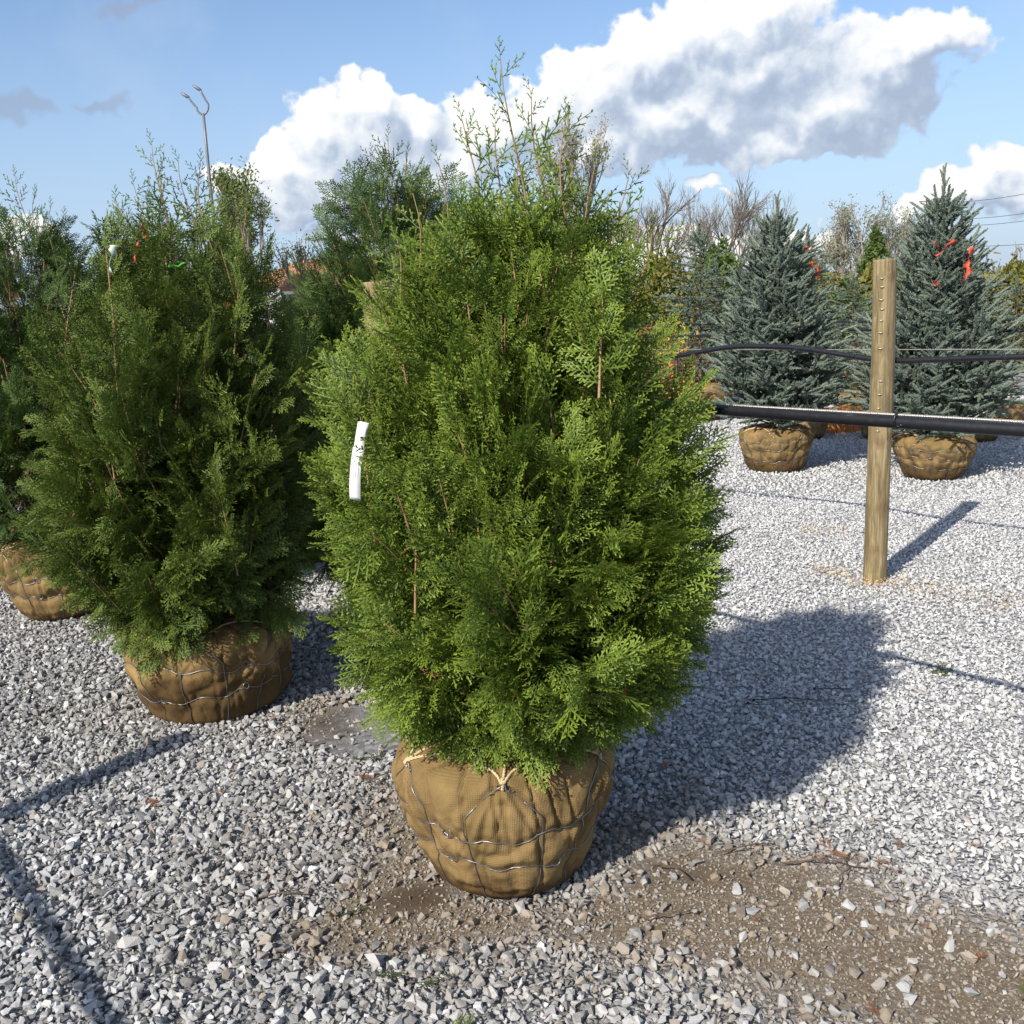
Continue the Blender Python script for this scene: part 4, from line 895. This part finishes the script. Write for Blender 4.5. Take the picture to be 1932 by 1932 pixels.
sp2 = conifer((3.68, 8.80, 0), 'fuller blue spruce with orange ribbons right of the pale wooden post', GROUP_S, 'spruce_tree', [(.40, .44), (.6, .60), (.9, .64), (1.3, .54), (1.6, .42), (1.95, .27), (2.2, .16), (2.54, .02)], 32, 'spruce', SHOOTS, 22, 13, dict(R=.33, Rb=.22, H=.39, **bsp), leader=.40, nparts=120, step=.048, up=(42, 2), shoot=(.85, 1.25))
def bow():
    ball = [c for c in sp2.children if c.name.startswith('root_ball')][0]; a = rad(-113)-sp2.rotation_euler.z; n_ = np.array([math.cos(a), math.sin(a), 0]); tg = np.array([-n_[1], n_[0], 0]); c = n_*.335+np.array([0, 0, .37]); mb = MB()
    b_ = np.linspace(0, 2*PI, 16); mb.tube(c+n_*.01+tg[None]*(.028*np.sin(b_)+.02)[:, None]+np.stack([b_*0, b_*0, -.04+.045*np.cos(b_)], 1), .006, 5)
    q_ = np.linspace(0, 1, 8); mb.tube(c+n_*.012-tg[None]*(.012*q_)[:, None]+np.stack([q_*0, q_*0, -.15*q_], 1), .006, 5); mb.build('twine_bow', M['rope'], ball, True)
flag(sp2, (3.62, 8.44, 1.98), .16, .035, 'ribbon', 11, (-.9, 0, -.75)); flag(sp2, (3.74, 8.40, 1.92), .16, .05, 'ribbon', 12, (-.25, 0, -1)); flag(sp2, (3.70, 8.38, 1.76), .14, .035, 'ribbon', 13, (-.55, 0, -1)); flag(sp2, (3.46, 8.46, 1.99), .10, .025, 'ribbon', 14, (.7, 0, -.7)); flag(sp2, (3.44, 8.38, 1.67), .06, .03, 'ribbon', 15, (.5, 0, -.6))
flag(sp1, (2.72, 9.22, 1.85), .10, .03, 'ribbon', 16, (.1, 0, -1)); flag(sp1, (2.66, 9.24, 1.90), .05, .025, 'ribbon', 17, (.4, 0, -1)); flag(sp1, (2.62, 9.26, 2.02), .06, .02, 'ribbon', 18, (.2, 0, -1))

GROUP_C = 'pale blue cedars in the background'
cb = dict(R=.33, Rb=.25, H=.36, arches=6, rings=(.4, .7), wet=.1, rot=0., res=(60, 30), wire_r=.003, curls=False, rope=False)
ced = conifer((2.62, 13.9, 0), 'slender pale blue cedar with burlap ball seen between nearest tree and left spruce', GROUP_C, 'cedar_tree', [(.6, .62), (1.2, .6), (1.9, .44), (2.3, .26), (2.55, .08)], 41, 'cedar', TUFTS, 14, 6, cb, up=(25, 8), step=.15, weep=.25, leader=.25, trunk_r=.022, sec=.7)
def put_copy(src, label, loc, rz, sc):
    c = copy_tree(src); c.location = loc; c.rotation_euler = (0, 0, rz); c.scale = (sc,)*3; c['label'] = label; return c
put_copy(ced, 'pale cedar just left of the left spruce top, second from nearest tree', (3.30, 16.2, 0), 1.2, .86)
put_copy(ced, 'tall pale cedar tip rising right behind the left spruce', (4.62, 15.9, 0), 2.6, 1.0)
put_copy(ced, 'drooping pale cedar between left spruce and wooden post', (4.75, 14.2, 0), 4.0, .72)
put_copy(ced, 'pale cedar cut by the right edge behind the fuller spruce', (6.1, 12.4, 0), 5.2, .66)
put_copy(ced, 'pale cedar behind the far right side of fuller spruce', (6.3, 15.6, 0), .4, .70)
put_copy(ced, 'pale cedar with burlap ball right behind the left spruce ball', (3.45, 11.7, 0), 3.2, .62)
put_copy(ced, 'pale cedar with burlap ball just left of the post behind the spruces', (4.14, 11.4, 0), 1.9, .66)
put_copy(ced, 'pale cedar with dark burlap ball right of the fuller spruce ball', (5.02, 10.85, 0), 2.2, .62)

# ------------------------------------------------------------------ background shrubs and trees
def leaf_blob(seed, n, shape, size=.035, stems=14, h=2.):
    r = np.random.default_rng(seed); V = []; Q = []; st = MB()
    k = 0; A = []
    for s_ in range(stems):
        ph = r.uniform(0, 6.28); tip = np.array([math.cos(ph)*shape(.85)*r.uniform(.1, 1), math.sin(ph)*shape(.85)*r.uniform(.1, 1), h*r.uniform(.7, 1)]); u = np.linspace(0, 1, 5)[:, None]; st.tube(u*tip*np.array([1, 1, 1.])+(u*(1-u))*np.array([tip[0], tip[1], 0])*.6, np.linspace(.018, .004, 5), 4, cap=False)
    c = r.uniform(0, 1, (n, 1)); zz = r.random(n)**.85; ph = r.uniform(0, 6.28, n); R = np.array([shape(z) for z in zz]); cl = vnoise(np.stack([np.cos(ph)*3, np.sin(ph)*3, zz*7], 1), seed)
    rho = np.sqrt(r.uniform(.15, 1, n))*(1+.28*cl); p = np.stack([np.cos(ph)*R*rho, np.sin(ph)*R*rho, zz*h*(1+.10*cl)], 1)
    d = nrm(r.normal(0, 1, (n, 3))+np.array([0, 0, .6])); w = nrm(np.cross(d, r.normal(0, 1, (n, 3)))); l = size*r.uniform(.6, 1.4, (n, 1))
    V = np.stack([p-w*l*.3, p+w*l*.3, p+d*l+w*l*.12, p+d*l-w*l*.12], 1).reshape(-1, 3); Q = np.arange(4*n).reshape(n, 4)
    tip = np.repeat(np.clip(.35+.5*rho/1.2+r.normal(0, .15, n), .2, 1), 4)
    return (V, Q, tip), st
def shrub(loc, label, group, seed, h, shape, mat, n=2600, size=.04, cat='shrub', name='shrub', tone=.5, scale=1.):
    (V, Q, tip), st = leaf_blob(seed, n, shape, size, h=h); root = thing(name, label, cat, loc, 0, group); root.scale = (scale,)*3
    o = obj('foliage', make_mesh('foliage', V, [Q], [M[mat]], False, {'tip': ('FLOAT', tip)}), root); o['tone'] = tone; st.build('stems', M['bark'], root, True); return root
cone = lambda w: (lambda z: w*np.interp(z, [0, .15, .6, 1], [.7, 1, .7, .08])); dome = lambda w: (lambda z: w*np.interp(z, [0, .3, .75, 1], [.6, 1, .85, .15]))
GROUP_H = 'golden green shrubs behind the spruces'
gold = []
hp = [(2.9, 19., 1.15, 2.1), (4.2, 20.5, 1.2, 2.3), (5.6, 20., 1.2, 2.2), (7.0, 19., 1.2, 2.3), (8.3, 20.5, 1.2, 2.2), (9.8, 20., 1.3, 2.1), (11.4, 20, 1.3, 1.9), (12.8, 21, 1.3, 1.8), (1.2, 20., 1.3, 2.0), (6.1, 17., .7, 1.75), (5.3, 16.2, .6, 1.5)]
hw = ['behind the first pale cedar', 'behind the second pale cedar', 'between left spruce and post, tallest', 'directly behind the wooden post', 'behind the fuller spruce, left part', 'behind the fuller spruce, right part', 'at the right edge, nearer one', 'at the right edge, farther one', 'hidden by the nearest tree', 'bright one close left of post', 'small bright one beside the drooping cedar']
for i, ((x, y, w, h), t) in enumerate(zip(hp, hw)): shrub((x, y, 0), 'golden green leafy shrub '+t, GROUP_H, 60+i, h*(1.12 if x < 6.5 else .92), dome(w*.68), 'shrub_gold' if i % 3 != 1 else 'shrub_green', 8000, .075, tone=.3+.1*(i % 5))
shrub((6.62, 20.2-1.6, 0), 'dark green cone shaped arborvitae behind and left of the wooden post', None, 81, 2.55, cone(.62), 'shrub_green', 9000, .07, name='arborvitae_tree', cat='tree', tone=.15)
for i, (x, y, h, t) in enumerate([(2.3, 14.8, .55, 'below the first pale cedar'), (3.1, 16.5, .8, 'behind the second pale cedar trunk'), (5.2, 14.8, .9, 'left of the post behind cedars'), (6.6, 15.5, .8, 'behind fuller spruce'), (1.8, 16.5, .7, 'beside the nearest tree')]):
    shrub((x, y, 0), 'low dark red shrub '+t, 'low red shrubs', 90+i, h, dome(.5), 'shrub_red', 1300, .04, tone=.5)
for i, (x, y, h, t) in enumerate([(2.15, 13.0, 1.25, 'yellow orange young bush right of nearest tree at pipe height'), (2.55, 16.2, 1.3, 'smaller orange young bush beside the first cedar')]):
    shrub((x, y, 0), t, 'orange bushes', 97+i, h, lambda z: .16+.12*z, 'shrub_orange', 260, .05, tone=.5)
shrub((-4.9, 22, 0), 'white flowering shrub between the two left trees below the roof', None, 120, 2.0, dome(1.1), 'blossom', 2600, .06, tone=.5)
shrub((-6.2, 24, 0), 'green shrub in front of the tan roofed building', None, 121, 2.2, dome(1.2), 'shrub_green', 2600, .07, tone=.5)

def branchy(seed, H, levels=5, spread=.5, r0=.16, trunk=.3, nchild=(3, 4), up=.35, lenf=.66, multi=1):
    r = np.random.default_rng(seed); mb = MB(); tips = []
    trunkmb = MB()
    def grow(p, d, ln, rd, lv):
        n = 4 if lv < 3 else 3; s = np.linspace(0, 1, n); bend = r.normal(0, .14, 3); P = p+ln*(s[:, None]*d+(s**2)[:, None]*bend*.6)
        (trunkmb if lv == 0 else mb).tube(P, np.linspace(rd, rd*.62, n), 7 if lv == 0 else (4 if lv < 3 else 3), cap=False)
        e = P[-1]; t = nrm(P[-1]-P[-2])
        if lv >= levels: tips.append((e, t)); tips.append((P[1], t)); return
        m = r.integers(nchild[0], nchild[1]+1)
        for q in range(m):
            u = r.uniform(.45, 1.) if q else 1.; b = np.array([np.interp(u, s, P[:, j]) for j in range(3)]); a = r.uniform(.35, 1.)*spread*(1 if q else .45)
            sd = nrm(np.cross(t, r.normal(0, 1, 3))); nd = nrm(t*math.cos(a)+sd*math.sin(a)+np.array([0, 0, up*.3])); grow(b, nd, ln*lenf*r.uniform(.8, 1.2), max(rd*.58, .008), lv+1)
    for q in range(multi):
        d = nrm(np.array([r.normal(0, .10*multi), r.normal(0, .10*multi), 1])); grow(np.array([r.normal(0, .12)*(multi > 1), r.normal(0, .12)*(multi > 1), 0.]), d, H*trunk, r0, 0)
    V, _, _ = mb.arrays(); top = V[:, 2].max(); k = H/top
    for m_ in (mb, trunkmb): m_.V = [v*k for v in m_.V]
    return trunkmb, mb, [(e*k, t) for e, t in tips]
def bare_tree(loc, label, group, seed, H, bark='greybark', leaves=None, nleaf=1, lsize=.1, name='bare_tree', **kw):
    root = thing(name, label, 'tree', loc, 0, group); tr, br, tips = branchy(seed, H, **kw); tr.build('trunk', M[bark], root, True); cr = br.build('crown', M[bark], root, False)
    if leaves:
        r = np.random.default_rng(seed+1); c = np.array([t[0] for t in tips]); c = np.repeat(c, nleaf, 0)+r.normal(0, lsize*1.6, (len(c)*nleaf, 3)); n = len(c)
        d = nrm(r.normal(0, 1, (n, 3))+np.array([0, 0, .5])); w = nrm(np.cross(d, r.normal(0, 1, (n, 3)))); l = lsize*r.uniform(.5, 1.3, (n, 1))
        V = np.stack([c-w*l*.3, c+w*l*.3, c+d*l+w*l*.15, c+d*l-w*l*.15], 1).reshape(-1, 3)
        o = obj('leaves', make_mesh('leaves', V, [np.arange(4*n).reshape(n, 4)], [M[leaves]], False, {'tip': ('FLOAT', np.repeat(r.uniform(.3, 1, n), 4))}), cr); o['tone'] = .5; tag(o, kind='stuff')
    return root
GROUP_W = 'bare trees of the far wood line'
wb = [bare_tree((9.2, 74, 0), 'leftmost bare grey tree of the far wood line', GROUP_W, 501, 9.6, spread=.55, levels=5, r0=.15, trunk=.36),
      bare_tree((11.2, 76, 0), 'second bare grey tree from the left in the wood line', GROUP_W, 502, 10.6, spread=.62, levels=5, r0=.17, trunk=.34),
      bare_tree((13.3, 73, 0), 'third bare grey tree from the left in the wood line', GROUP_W, 503, 9.4, spread=.58, levels=5, r0=.14, trunk=.38)]
for i, (k, x, y, s, t) in enumerate([(1, 15.6, 75, .98, 'tallest bare grey tree left of the left spruce tip'), (0, 17.4, 77, 1.03, 'broad bare grey tree just left of the left spruce tip'), (2, 19.2, 74, .95, 'bare grey tree directly beside the left spruce tip'), (1, 21.4, 80, .78, 'lower bare grey tree right of the left spruce tip'),
                                     (2, 7.0, 80, .95, 'bare grey tree showing through the right side of nearest crown'), (0, 33.5, 84, .42, 'small bare grey tree right of the fuller spruce'), (1, 36.5, 86, .40, 'smaller bare grey tree at the right edge'), (0, 12.3, 84, .95, 'farther bare grey tree behind the second one'), (2, 16.6, 86, 1.0, 'farther bare grey tree behind the tallest one'), (1, 23.6, 82, .62, 'low bare grey tree between left spruce and post')]):
    c = put_copy(wb[k], t, (x, y, 0), 1.1*i+.5, s)
bare_tree((3.5, 50, 0), 'tall budding tree rising behind the top of the nearest arborvitae', None, 510, 10.7, bark='palebark', leaves='budpale', nleaf=2, lsize=.11, spread=.36, levels=5, r0=.20, trunk=.40, up=.8, name='budding_tree')
bare_tree((15.7, 45, 0), 'pale budding tree with vase shaped crown left of the fuller spruce', None, 511, 5.7, bark='palebark', leaves='budpale', nleaf=2, lsize=.085, spread=.52, levels=5, r0=.09, trunk=.30, up=.5, multi=4, name='budding_tree')
bare_tree((-9.0, 40, 0), 'green leafing tree behind the olive arborvitae, right one', 'leafing trees on the left', 512, 7.3, bark='greybark', leaves='bud', nleaf=4, lsize=.11, spread=.40, levels=5, r0=.12, trunk=.28, up=.9, name='leafing_tree')
bare_tree((-10.6, 41, 0), 'green leafing tree behind the olive arborvitae, left lower one', 'leafing trees on the left', 513, 6.6, bark='greybark', leaves='bud', nleaf=4, lsize=.11, spread=.36, levels=5, r0=.11, trunk=.28, up=1.0, name='leafing_tree')
bare_tree((-8.0, 44, 0), 'small green sapling right of the leafing trees above the roof', 'leafing trees on the left', 514, 4.7, bark='greybark', leaves='bud', nleaf=2, lsize=.10, spread=.4, levels=4, r0=.06, trunk=.28, up=.9, name='leafing_tree')
for i, (x, y, h, t) in enumerate([(23.6, 46, 3.6, 'thin twiggy sapling, left of two at right edge'), (25.2, 47, 3.7, 'thin twiggy sapling, right of two at right edge')]):
    bare_tree((x, y, 0), t, 'thin saplings at the right edge', 520+i, h, bark='greybark', spread=.18, levels=2, r0=.05, trunk=.55, up=1., multi=2, name='sapling')

# far brush: reads as one mass
def brush():
    r = np.random.default_rng(77); n = 70000; x = r.uniform(-45, 62, n); y = r.uniform(46, 66, n); top = 2.6+1.1*vnoise(np.stack([x*.35, y*.15, x*0], 1), 3)+.45*vnoise(np.stack([x*1.3, y*.4, x*0], 1), 4)
    z = r.random(n)**.8*top; p = np.stack([x, y, z], 1); d = nrm(r.normal(0, 1, (n, 3))+np.array([0, 0, 1.])); w = nrm(np.cross(d, r.normal(0, 1, (n, 3)))); l = r.uniform(.10, .32, (n, 1))
    V = np.stack([p-w*l*.22, p+w*l*.22, p+d*l+w*l*.1, p+d*l-w*l*.1], 1).reshape(-1, 3)
    m = leaf_mat('far_brush', (.16, .13, .08), (.11, .12, .05), (.20, .185, .085), (.25, .225, .12), .2)
    o = obj('far_brush', make_mesh('far_brush', V, [np.arange(4*n).reshape(n, 4)], [m], False, {'tip': ('FLOAT', np.repeat(np.clip(.2+.5*fbm(p*.6, 2, 8)+.3+r.normal(0, .15, n), .17, 1), 4))})); o['tone'] = .5
    tag(o, 'olive brown brush along the foot of the far wood', 'brush', kind='stuff')
brush()

# ------------------------------------------------------------------ building, light pole, power lines
def building():
    root = thing('building', 'low building with tan tiled hip roof between the left trees', 'building', (-7.0, 47, 0)); w, d, h = 8.5, 6., 2.7
    MB().box((0, 0, h/2), (w, d, h)).build('wall', M['plaster'], root)
    e = .5; V = [(-w/2-e, -d/2-e, h+.003), (w/2+e, -d/2-e, h+.003), (w/2+e, d/2+e, h+.003), (-w/2-e, d/2+e, h+.003), (-w/2+2.4, 0, h+1.45), (w/2-2.4, 0, h+1.45)]
    m = MB(); m.add(V, [[0, 1, 5, 4], [2, 3, 4, 5], [3, 2, 1, 0]], None); m.add([V[1], V[2], V[5], V[3], V[0], V[4]], None, [[0, 1, 2], [3, 4, 5]]); roof = m.build('roof', M['roof'], root)
    for k in range(16):
        y = -d/2-e+k*.21; z = h+.02+(k*.21)/(d/2+e)*1.45; x = w/2+e-(k*.21)/(d/2+e)*(2.4+e); MB().box((0, y, z), (2*x, .05, .05)).build('tile_course', M['roof'], roof)
    MB().box((0, -d/2-e-.06, h-.06), (w+2*e, .1, .12)).build('gutter', M['plastic'], root)
    for x in (-3, -1, 2.6):
        f = MB().box((x, -d/2-.03, 1.5), (1.1, .05, 1.2)).build('window', M['plastic'], root); MB().box((x, -d/2-.06, 1.5), (.96, .02, 1.06)).build('pane', M['window'], f)
    f = MB().box((.8, -d/2-.03, 1.05), (1.0, .05, 2.1)).build('door', M['orangewood'], root); MB().box((1.2, -d/2-.09, 1.05), (.12, .05, .04)).build('handle', M['wire'], f)
building()
def light_pole():
    root = thing('light_pole', 'thin grey pole with two curved lamp arms rising behind left tree', 'lamp post', (-9.38, 35, 0)); s = np.linspace(0, 1, 8)
    MB().tube(np.stack([s*-.27*0, s*0, s*8.2], 1), np.linspace(.085, .045, 8), 8).build('pole', M['polegrey'], root, True)
    MB().tube(np.array([[0, 0, -.02], [0, 0, .05]]), .2, 10).build('base_plate', M['polegrey'], root)
    for sg, hgt, sp in ((-1, .62, .62), (1, .85, .34)):
        a = np.linspace(0, 1, 12); P = np.stack([sg*.19*np.sin(np.minimum(a, .55)*PI/1.1)-np.maximum(a-.55, 0)*(.5 if sg > 0 else .55), a*0, 8.15+hgt*(.9*a**1.5)], 1)
        arm = MB(); arm.tube(P, .032, 7); arm.build('lamp_arm', M['polegrey'], root, True)
        e = P[-1]; dr = nrm(np.array([-.75, 0, .5])); lm = MB(); lm.tube(np.stack([e+dr*t for t in (-.05, 0., .06, .18, .26)]), [.03, .045, .055, .045, .02], 8); lm.build('lamp_head', M['polegrey'], root, True)
light_pole()
def power(label, A, B, sag):
    A = np.array(A, float); B = np.array(B, float); s = np.linspace(0, 1, 40); P = A+s[:, None]*(B-A)-np.stack([s*0, s*0, 4*sag*s*(1-s)], 1); o = thing('power_line', label, 'cable', tuple(A), 0, 'power lines at the right')
    MB().tube(P-A, .028, 4).build('strand', M['cablewire'], o, True)
for lb, z0, z1 in (('topmost power line in the sky at the right edge', 9.5, 15.6), ('second power line from the top at the right edge', 8.0, 13.2), ('third power line from the top at the right edge', 7.5, 12.2), ('lowest power line in the sky at the right edge', 5.6, 9.4)):
    power(lb, (40, 50, z0), (68.5, 170, z1), 1.6)
for nm, lb, p, h in (('utility_pole', 'distant wooden utility pole hidden behind the fuller spruce', (68.5, 170.2, 0), 16.2), ('utility_pole', 'wooden utility pole past the right edge carrying the power lines', (40, 49.8, 0), 10)):
    o = thing(nm, lb, 'utility pole', p); MB().tube(np.array([[0, 0, 0], [0, 0, h]]), [.18, .12], 8).build('pole', M['bark'], o, True); MB().box((0, 0, h-.6), (2.4, .12, .14)).build('crossarm', M['bark'], o)

# ------------------------------------------------------------------ crates behind the spruces
def crate(loc, label, w, h, d, rz):
    root = thing('wooden_crate', label, 'crate', loc, rz, 'orange wooden crates'); nb = 4
    for side in (-1, 1):
        for k in range(nb): MB().box((-w/2+(k+.5)*w/nb, side*d/2, h/2), (w/nb-.012, .02, h)).build('board', M['orangewood'], root)
        for k in range(2): MB().box((side*(w/2-.012), 0, h*(.28+.44*k)), (.02, d-.03, h*.36)).build('board', M['orangewood'], root)
crate((3.92, 12.15, 0), 'orange wooden crate left of post between the spruce balls', .42, .27, .4, .1)
crate((4.62, 11.2, 0), 'orange wooden crate right of post behind the fuller spruce ball', .30, .20, .3, -.3)
crate((2.42, 15.0, .0), 'orange wooden crate far right of the nearest tree below the pipe', .30, .5, .3, .5)

# ------------------------------------------------------------------ litter on the ground
def litter():
    r = np.random.default_rng(5)
    dm = [make_mesh('dead_sprig', V, P, [M['dead']], False, {'tip': ('FLOAT', A)}) for V, P, A in SPRAYS[NFULL:]+SPRAYS[:2]]
    gm = [make_mesh('green_sprig', V, P, [M['fallen']], False, {'tip': ('FLOAT', A)}) for V, P, A in SPRAYS[:3]]
    def lay(name, me, x, y, s, lb, cat, grp, tone):
        o = obj(name, me, None, (x, y, float(ground_z(np.array(x), np.array(y)))+.017), (PI+r.normal(0, .18), r.normal(0, .14), r.uniform(0, 6.28)), s); o['tone'] = float(tone); tag(o, lb, cat, grp)
    n = 0
    while n < 64:
        y = 1.9+r.random()**1.5*3.6; x = r.uniform(-.5*y, .52*y)
        if math.hypot(x+.05, y-2.84) < .3 or math.hypot(x+1.3, y-4.16) < .34: continue
        lay('dead_sprig', dm[r.integers(0, len(dm))], x, y, r.uniform(.14, .42), 'small rust brown dead sprig lying on the gravel', 'sprig', 'dead sprigs on the gravel', r.random()); n += 1
    for x, y in ((.93, 2.68), (.90, 2.70), (.96, 2.70), (.88, 2.66), (.98, 2.66), (-.47, 3.25), (-.52, 3.32), (-.42, 3.2), (-.38, 3.3), (-.48, 3.4), (1.05, 2.60)):
        lay('dead_sprig', dm[r.integers(0, len(dm))], x, y, r.uniform(.3, .6), 'rust brown dead sprig in a heap beside the root ball', 'sprig', 'heaped dead sprigs', r.random())
    for (x, y), t in {(-.20, 2.24): 'green sprig on the gravel below the nearest root ball', (-.36, 2.26): 'green sprig lying lower left of the nearest root ball', (1.10, 2.05): 'large green sprig at the lower right corner', (1.16, 2.10): 'second green sprig at the lower right corner', (1.73, 4.11): 'green sprig on sunny gravel near the front pipe shadow', (-.62, 3.50): 'upright green sprig by the wet puddle', (-.55, 2.50): 'green sprig between the two root balls in front', (-.25, 1.98): 'green sprig at the bottom edge of the picture'}.items():
        lay('green_sprig', gm[r.integers(0, 3)], x, y, r.uniform(.55, .85) if x < 1.05 else 1.0, t, 'sprig', 'fallen green sprigs', r.random())
    for i, (x, y, a, l) in enumerate([(.55, 2.72, .3, .22), (.72, 2.66, -.1, .25), (.45, 2.6, 2.4, .16), (-.55, 3.28, .5, .25), (-.42, 3.12, -.6, .2), (.85, 2.55, .9, .12), (.3, 2.42, .2, .15), (-.75, 2.6, .1, .16)]):
        s = np.linspace(0, 1, 6); P = np.stack([s*l*math.cos(a), s*l*math.sin(a), .012*np.sin(s*4)+.006], 1)+r.normal(0, .004, (6, 3))
        lb = ['thin brown twig on the soil right of the nearest ball', 'forked brown twig near the heap of dead sprigs', 'short twig touching the soil in front of the nearest ball', 'curved twig between the two front root balls', 'second twig between the two front root balls', 'short twig on the soil at lower right', 'tiny twig on soil just below the nearest ball', 'twig on the gravel left of the nearest ball'][i]
        o = thing('twig', lb, 'twig', (x, y, .016), 0, 'twigs on the ground'); m = MB(); m.tube(P, np.linspace(.0028, .0012, 6), 5); m.tube(np.stack([P[3], P[3]+[.3*l*math.cos(a+.7), .3*l*math.sin(a+.7), .006]]), [.0016, .0008], 4); m.build('stick', M['bark'], o, True)
    for i, (x, y, a, l) in enumerate([(.93, 3.86, .05, .13), (.90, 3.83, -.6, .05), (1.06, 3.87, -.35, .14), (1.20, 3.95, -.12, .14)]):
        lb = ['black cut zip tie in the tree shadow, left one', 'shortest black cut zip tie in the tree shadow', 'black cut zip tie in the tree shadow, middle slanted one', 'black cut zip tie in the tree shadow, right one'][i]
        o = thing('zip_tie', lb, 'zip tie', (x, y, .03), a, 'cut zip ties on the gravel'); MB().box((l/2, 0, 0), (l, .0055, .0022)).build('strap', M['ziptie'], o); MB().box((0, 0, 0), (.010, .009, .008)).build('head', M['ziptie'], o)
    # white plastic scrap left of the damp ball
    V = np.array([(0, 0, 0), (.12, .02, .01), (.15, .12, .03), (.05, .15, .05), (-.03, .08, .02)]); m = MB(); m.add(V, None, [[0, 1, 2], [0, 2, 3], [0, 3, 4]]); o = m.build('plastic_scrap', M['plastic']); o.location = (-2.0, 5.3, .02); o.modifiers.new('t', 'SOLIDIFY').thickness = .002
    tag(o, 'crumpled white plastic scrap on gravel behind the olive arborvitae ball', 'plastic')
    # individual larger stones on bare soil
    sm = [make_mesh('stone', V, P, [M['stone']], False, {'tip': ('FLOAT', A)}) for V, P, A in STONES]
    for i in range(46):
        x = r.uniform(.25, 1.25); y = r.uniform(1.95, 2.62)-.12*(x-.6)
        o = obj('stone', sm[r.integers(0, len(sm))], None, (x, y, .010), (r.normal(0, .3), r.normal(0, .3), r.uniform(0, 6)), r.uniform(.026, .046)); o['tone'] = float(r.uniform(.4, .68)); o['tint'] = float(r.uniform(0, .35)); tag(o, 'larger pale stone lying on the bare brown soil at lower right', 'stone', 'larger stones on bare soil')
    o = obj('stone', sm[4], None, (-1.05, 2.42, .018), (.1, .2, .4), (.075, .06, .05)); o['tone'] = .62; o['tint'] = .35; tag(o, 'largest flat tan stone in the pipe shadow at lower left', 'stone')
    # sawdust round the post foot
    n = 1500; c = [(2.02, 5.52, .16, .07), (2.24, 5.35, .22, .13), (2.42, 5.1, .25, .1), (2.1, 6.85, .25, .1), (1.85, 5.75, .12, .1)]; w = r.integers(0, len(c), n); p = np.array([[r.normal(c[k][0], c[k][2]*.6), r.normal(c[k][1], c[k][3]), r.uniform(.012, .034)] for k in w])
    d = nrm(r.normal(0, 1, (n, 3))*[1, 1, .3]); q = nrm(np.cross(d, r.normal(0, .3, (n, 3))+[0, 0, 1])); l = r.uniform(.003, .011, (n, 1)); V = np.stack([p-q*l*.4, p+q*l*.4, p+d*l+q*l*.4, p+d*l-q*l*.4], 1).reshape(-1, 3)
    o = obj('sawdust', make_mesh('sawdust', V, [np.arange(4*n).reshape(n, 4)], [M['sawdust']], False)); tag(o, 'yellow sawdust around the foot of the pale post', 'sawdust', kind='stuff')
litter()

# ------------------------------------------------------------------ render settings
scene.render.engine = 'CYCLES'
scene.cycles.max_bounces = 4; scene.cycles.diffuse_bounces = 2; scene.cycles.transmission_bounces = 3; scene.cycles.glossy_bounces = 2
scene.cycles.use_denoising = True; scene.cycles.use_adaptive_sampling = True; scene.cycles.adaptive_threshold = .02
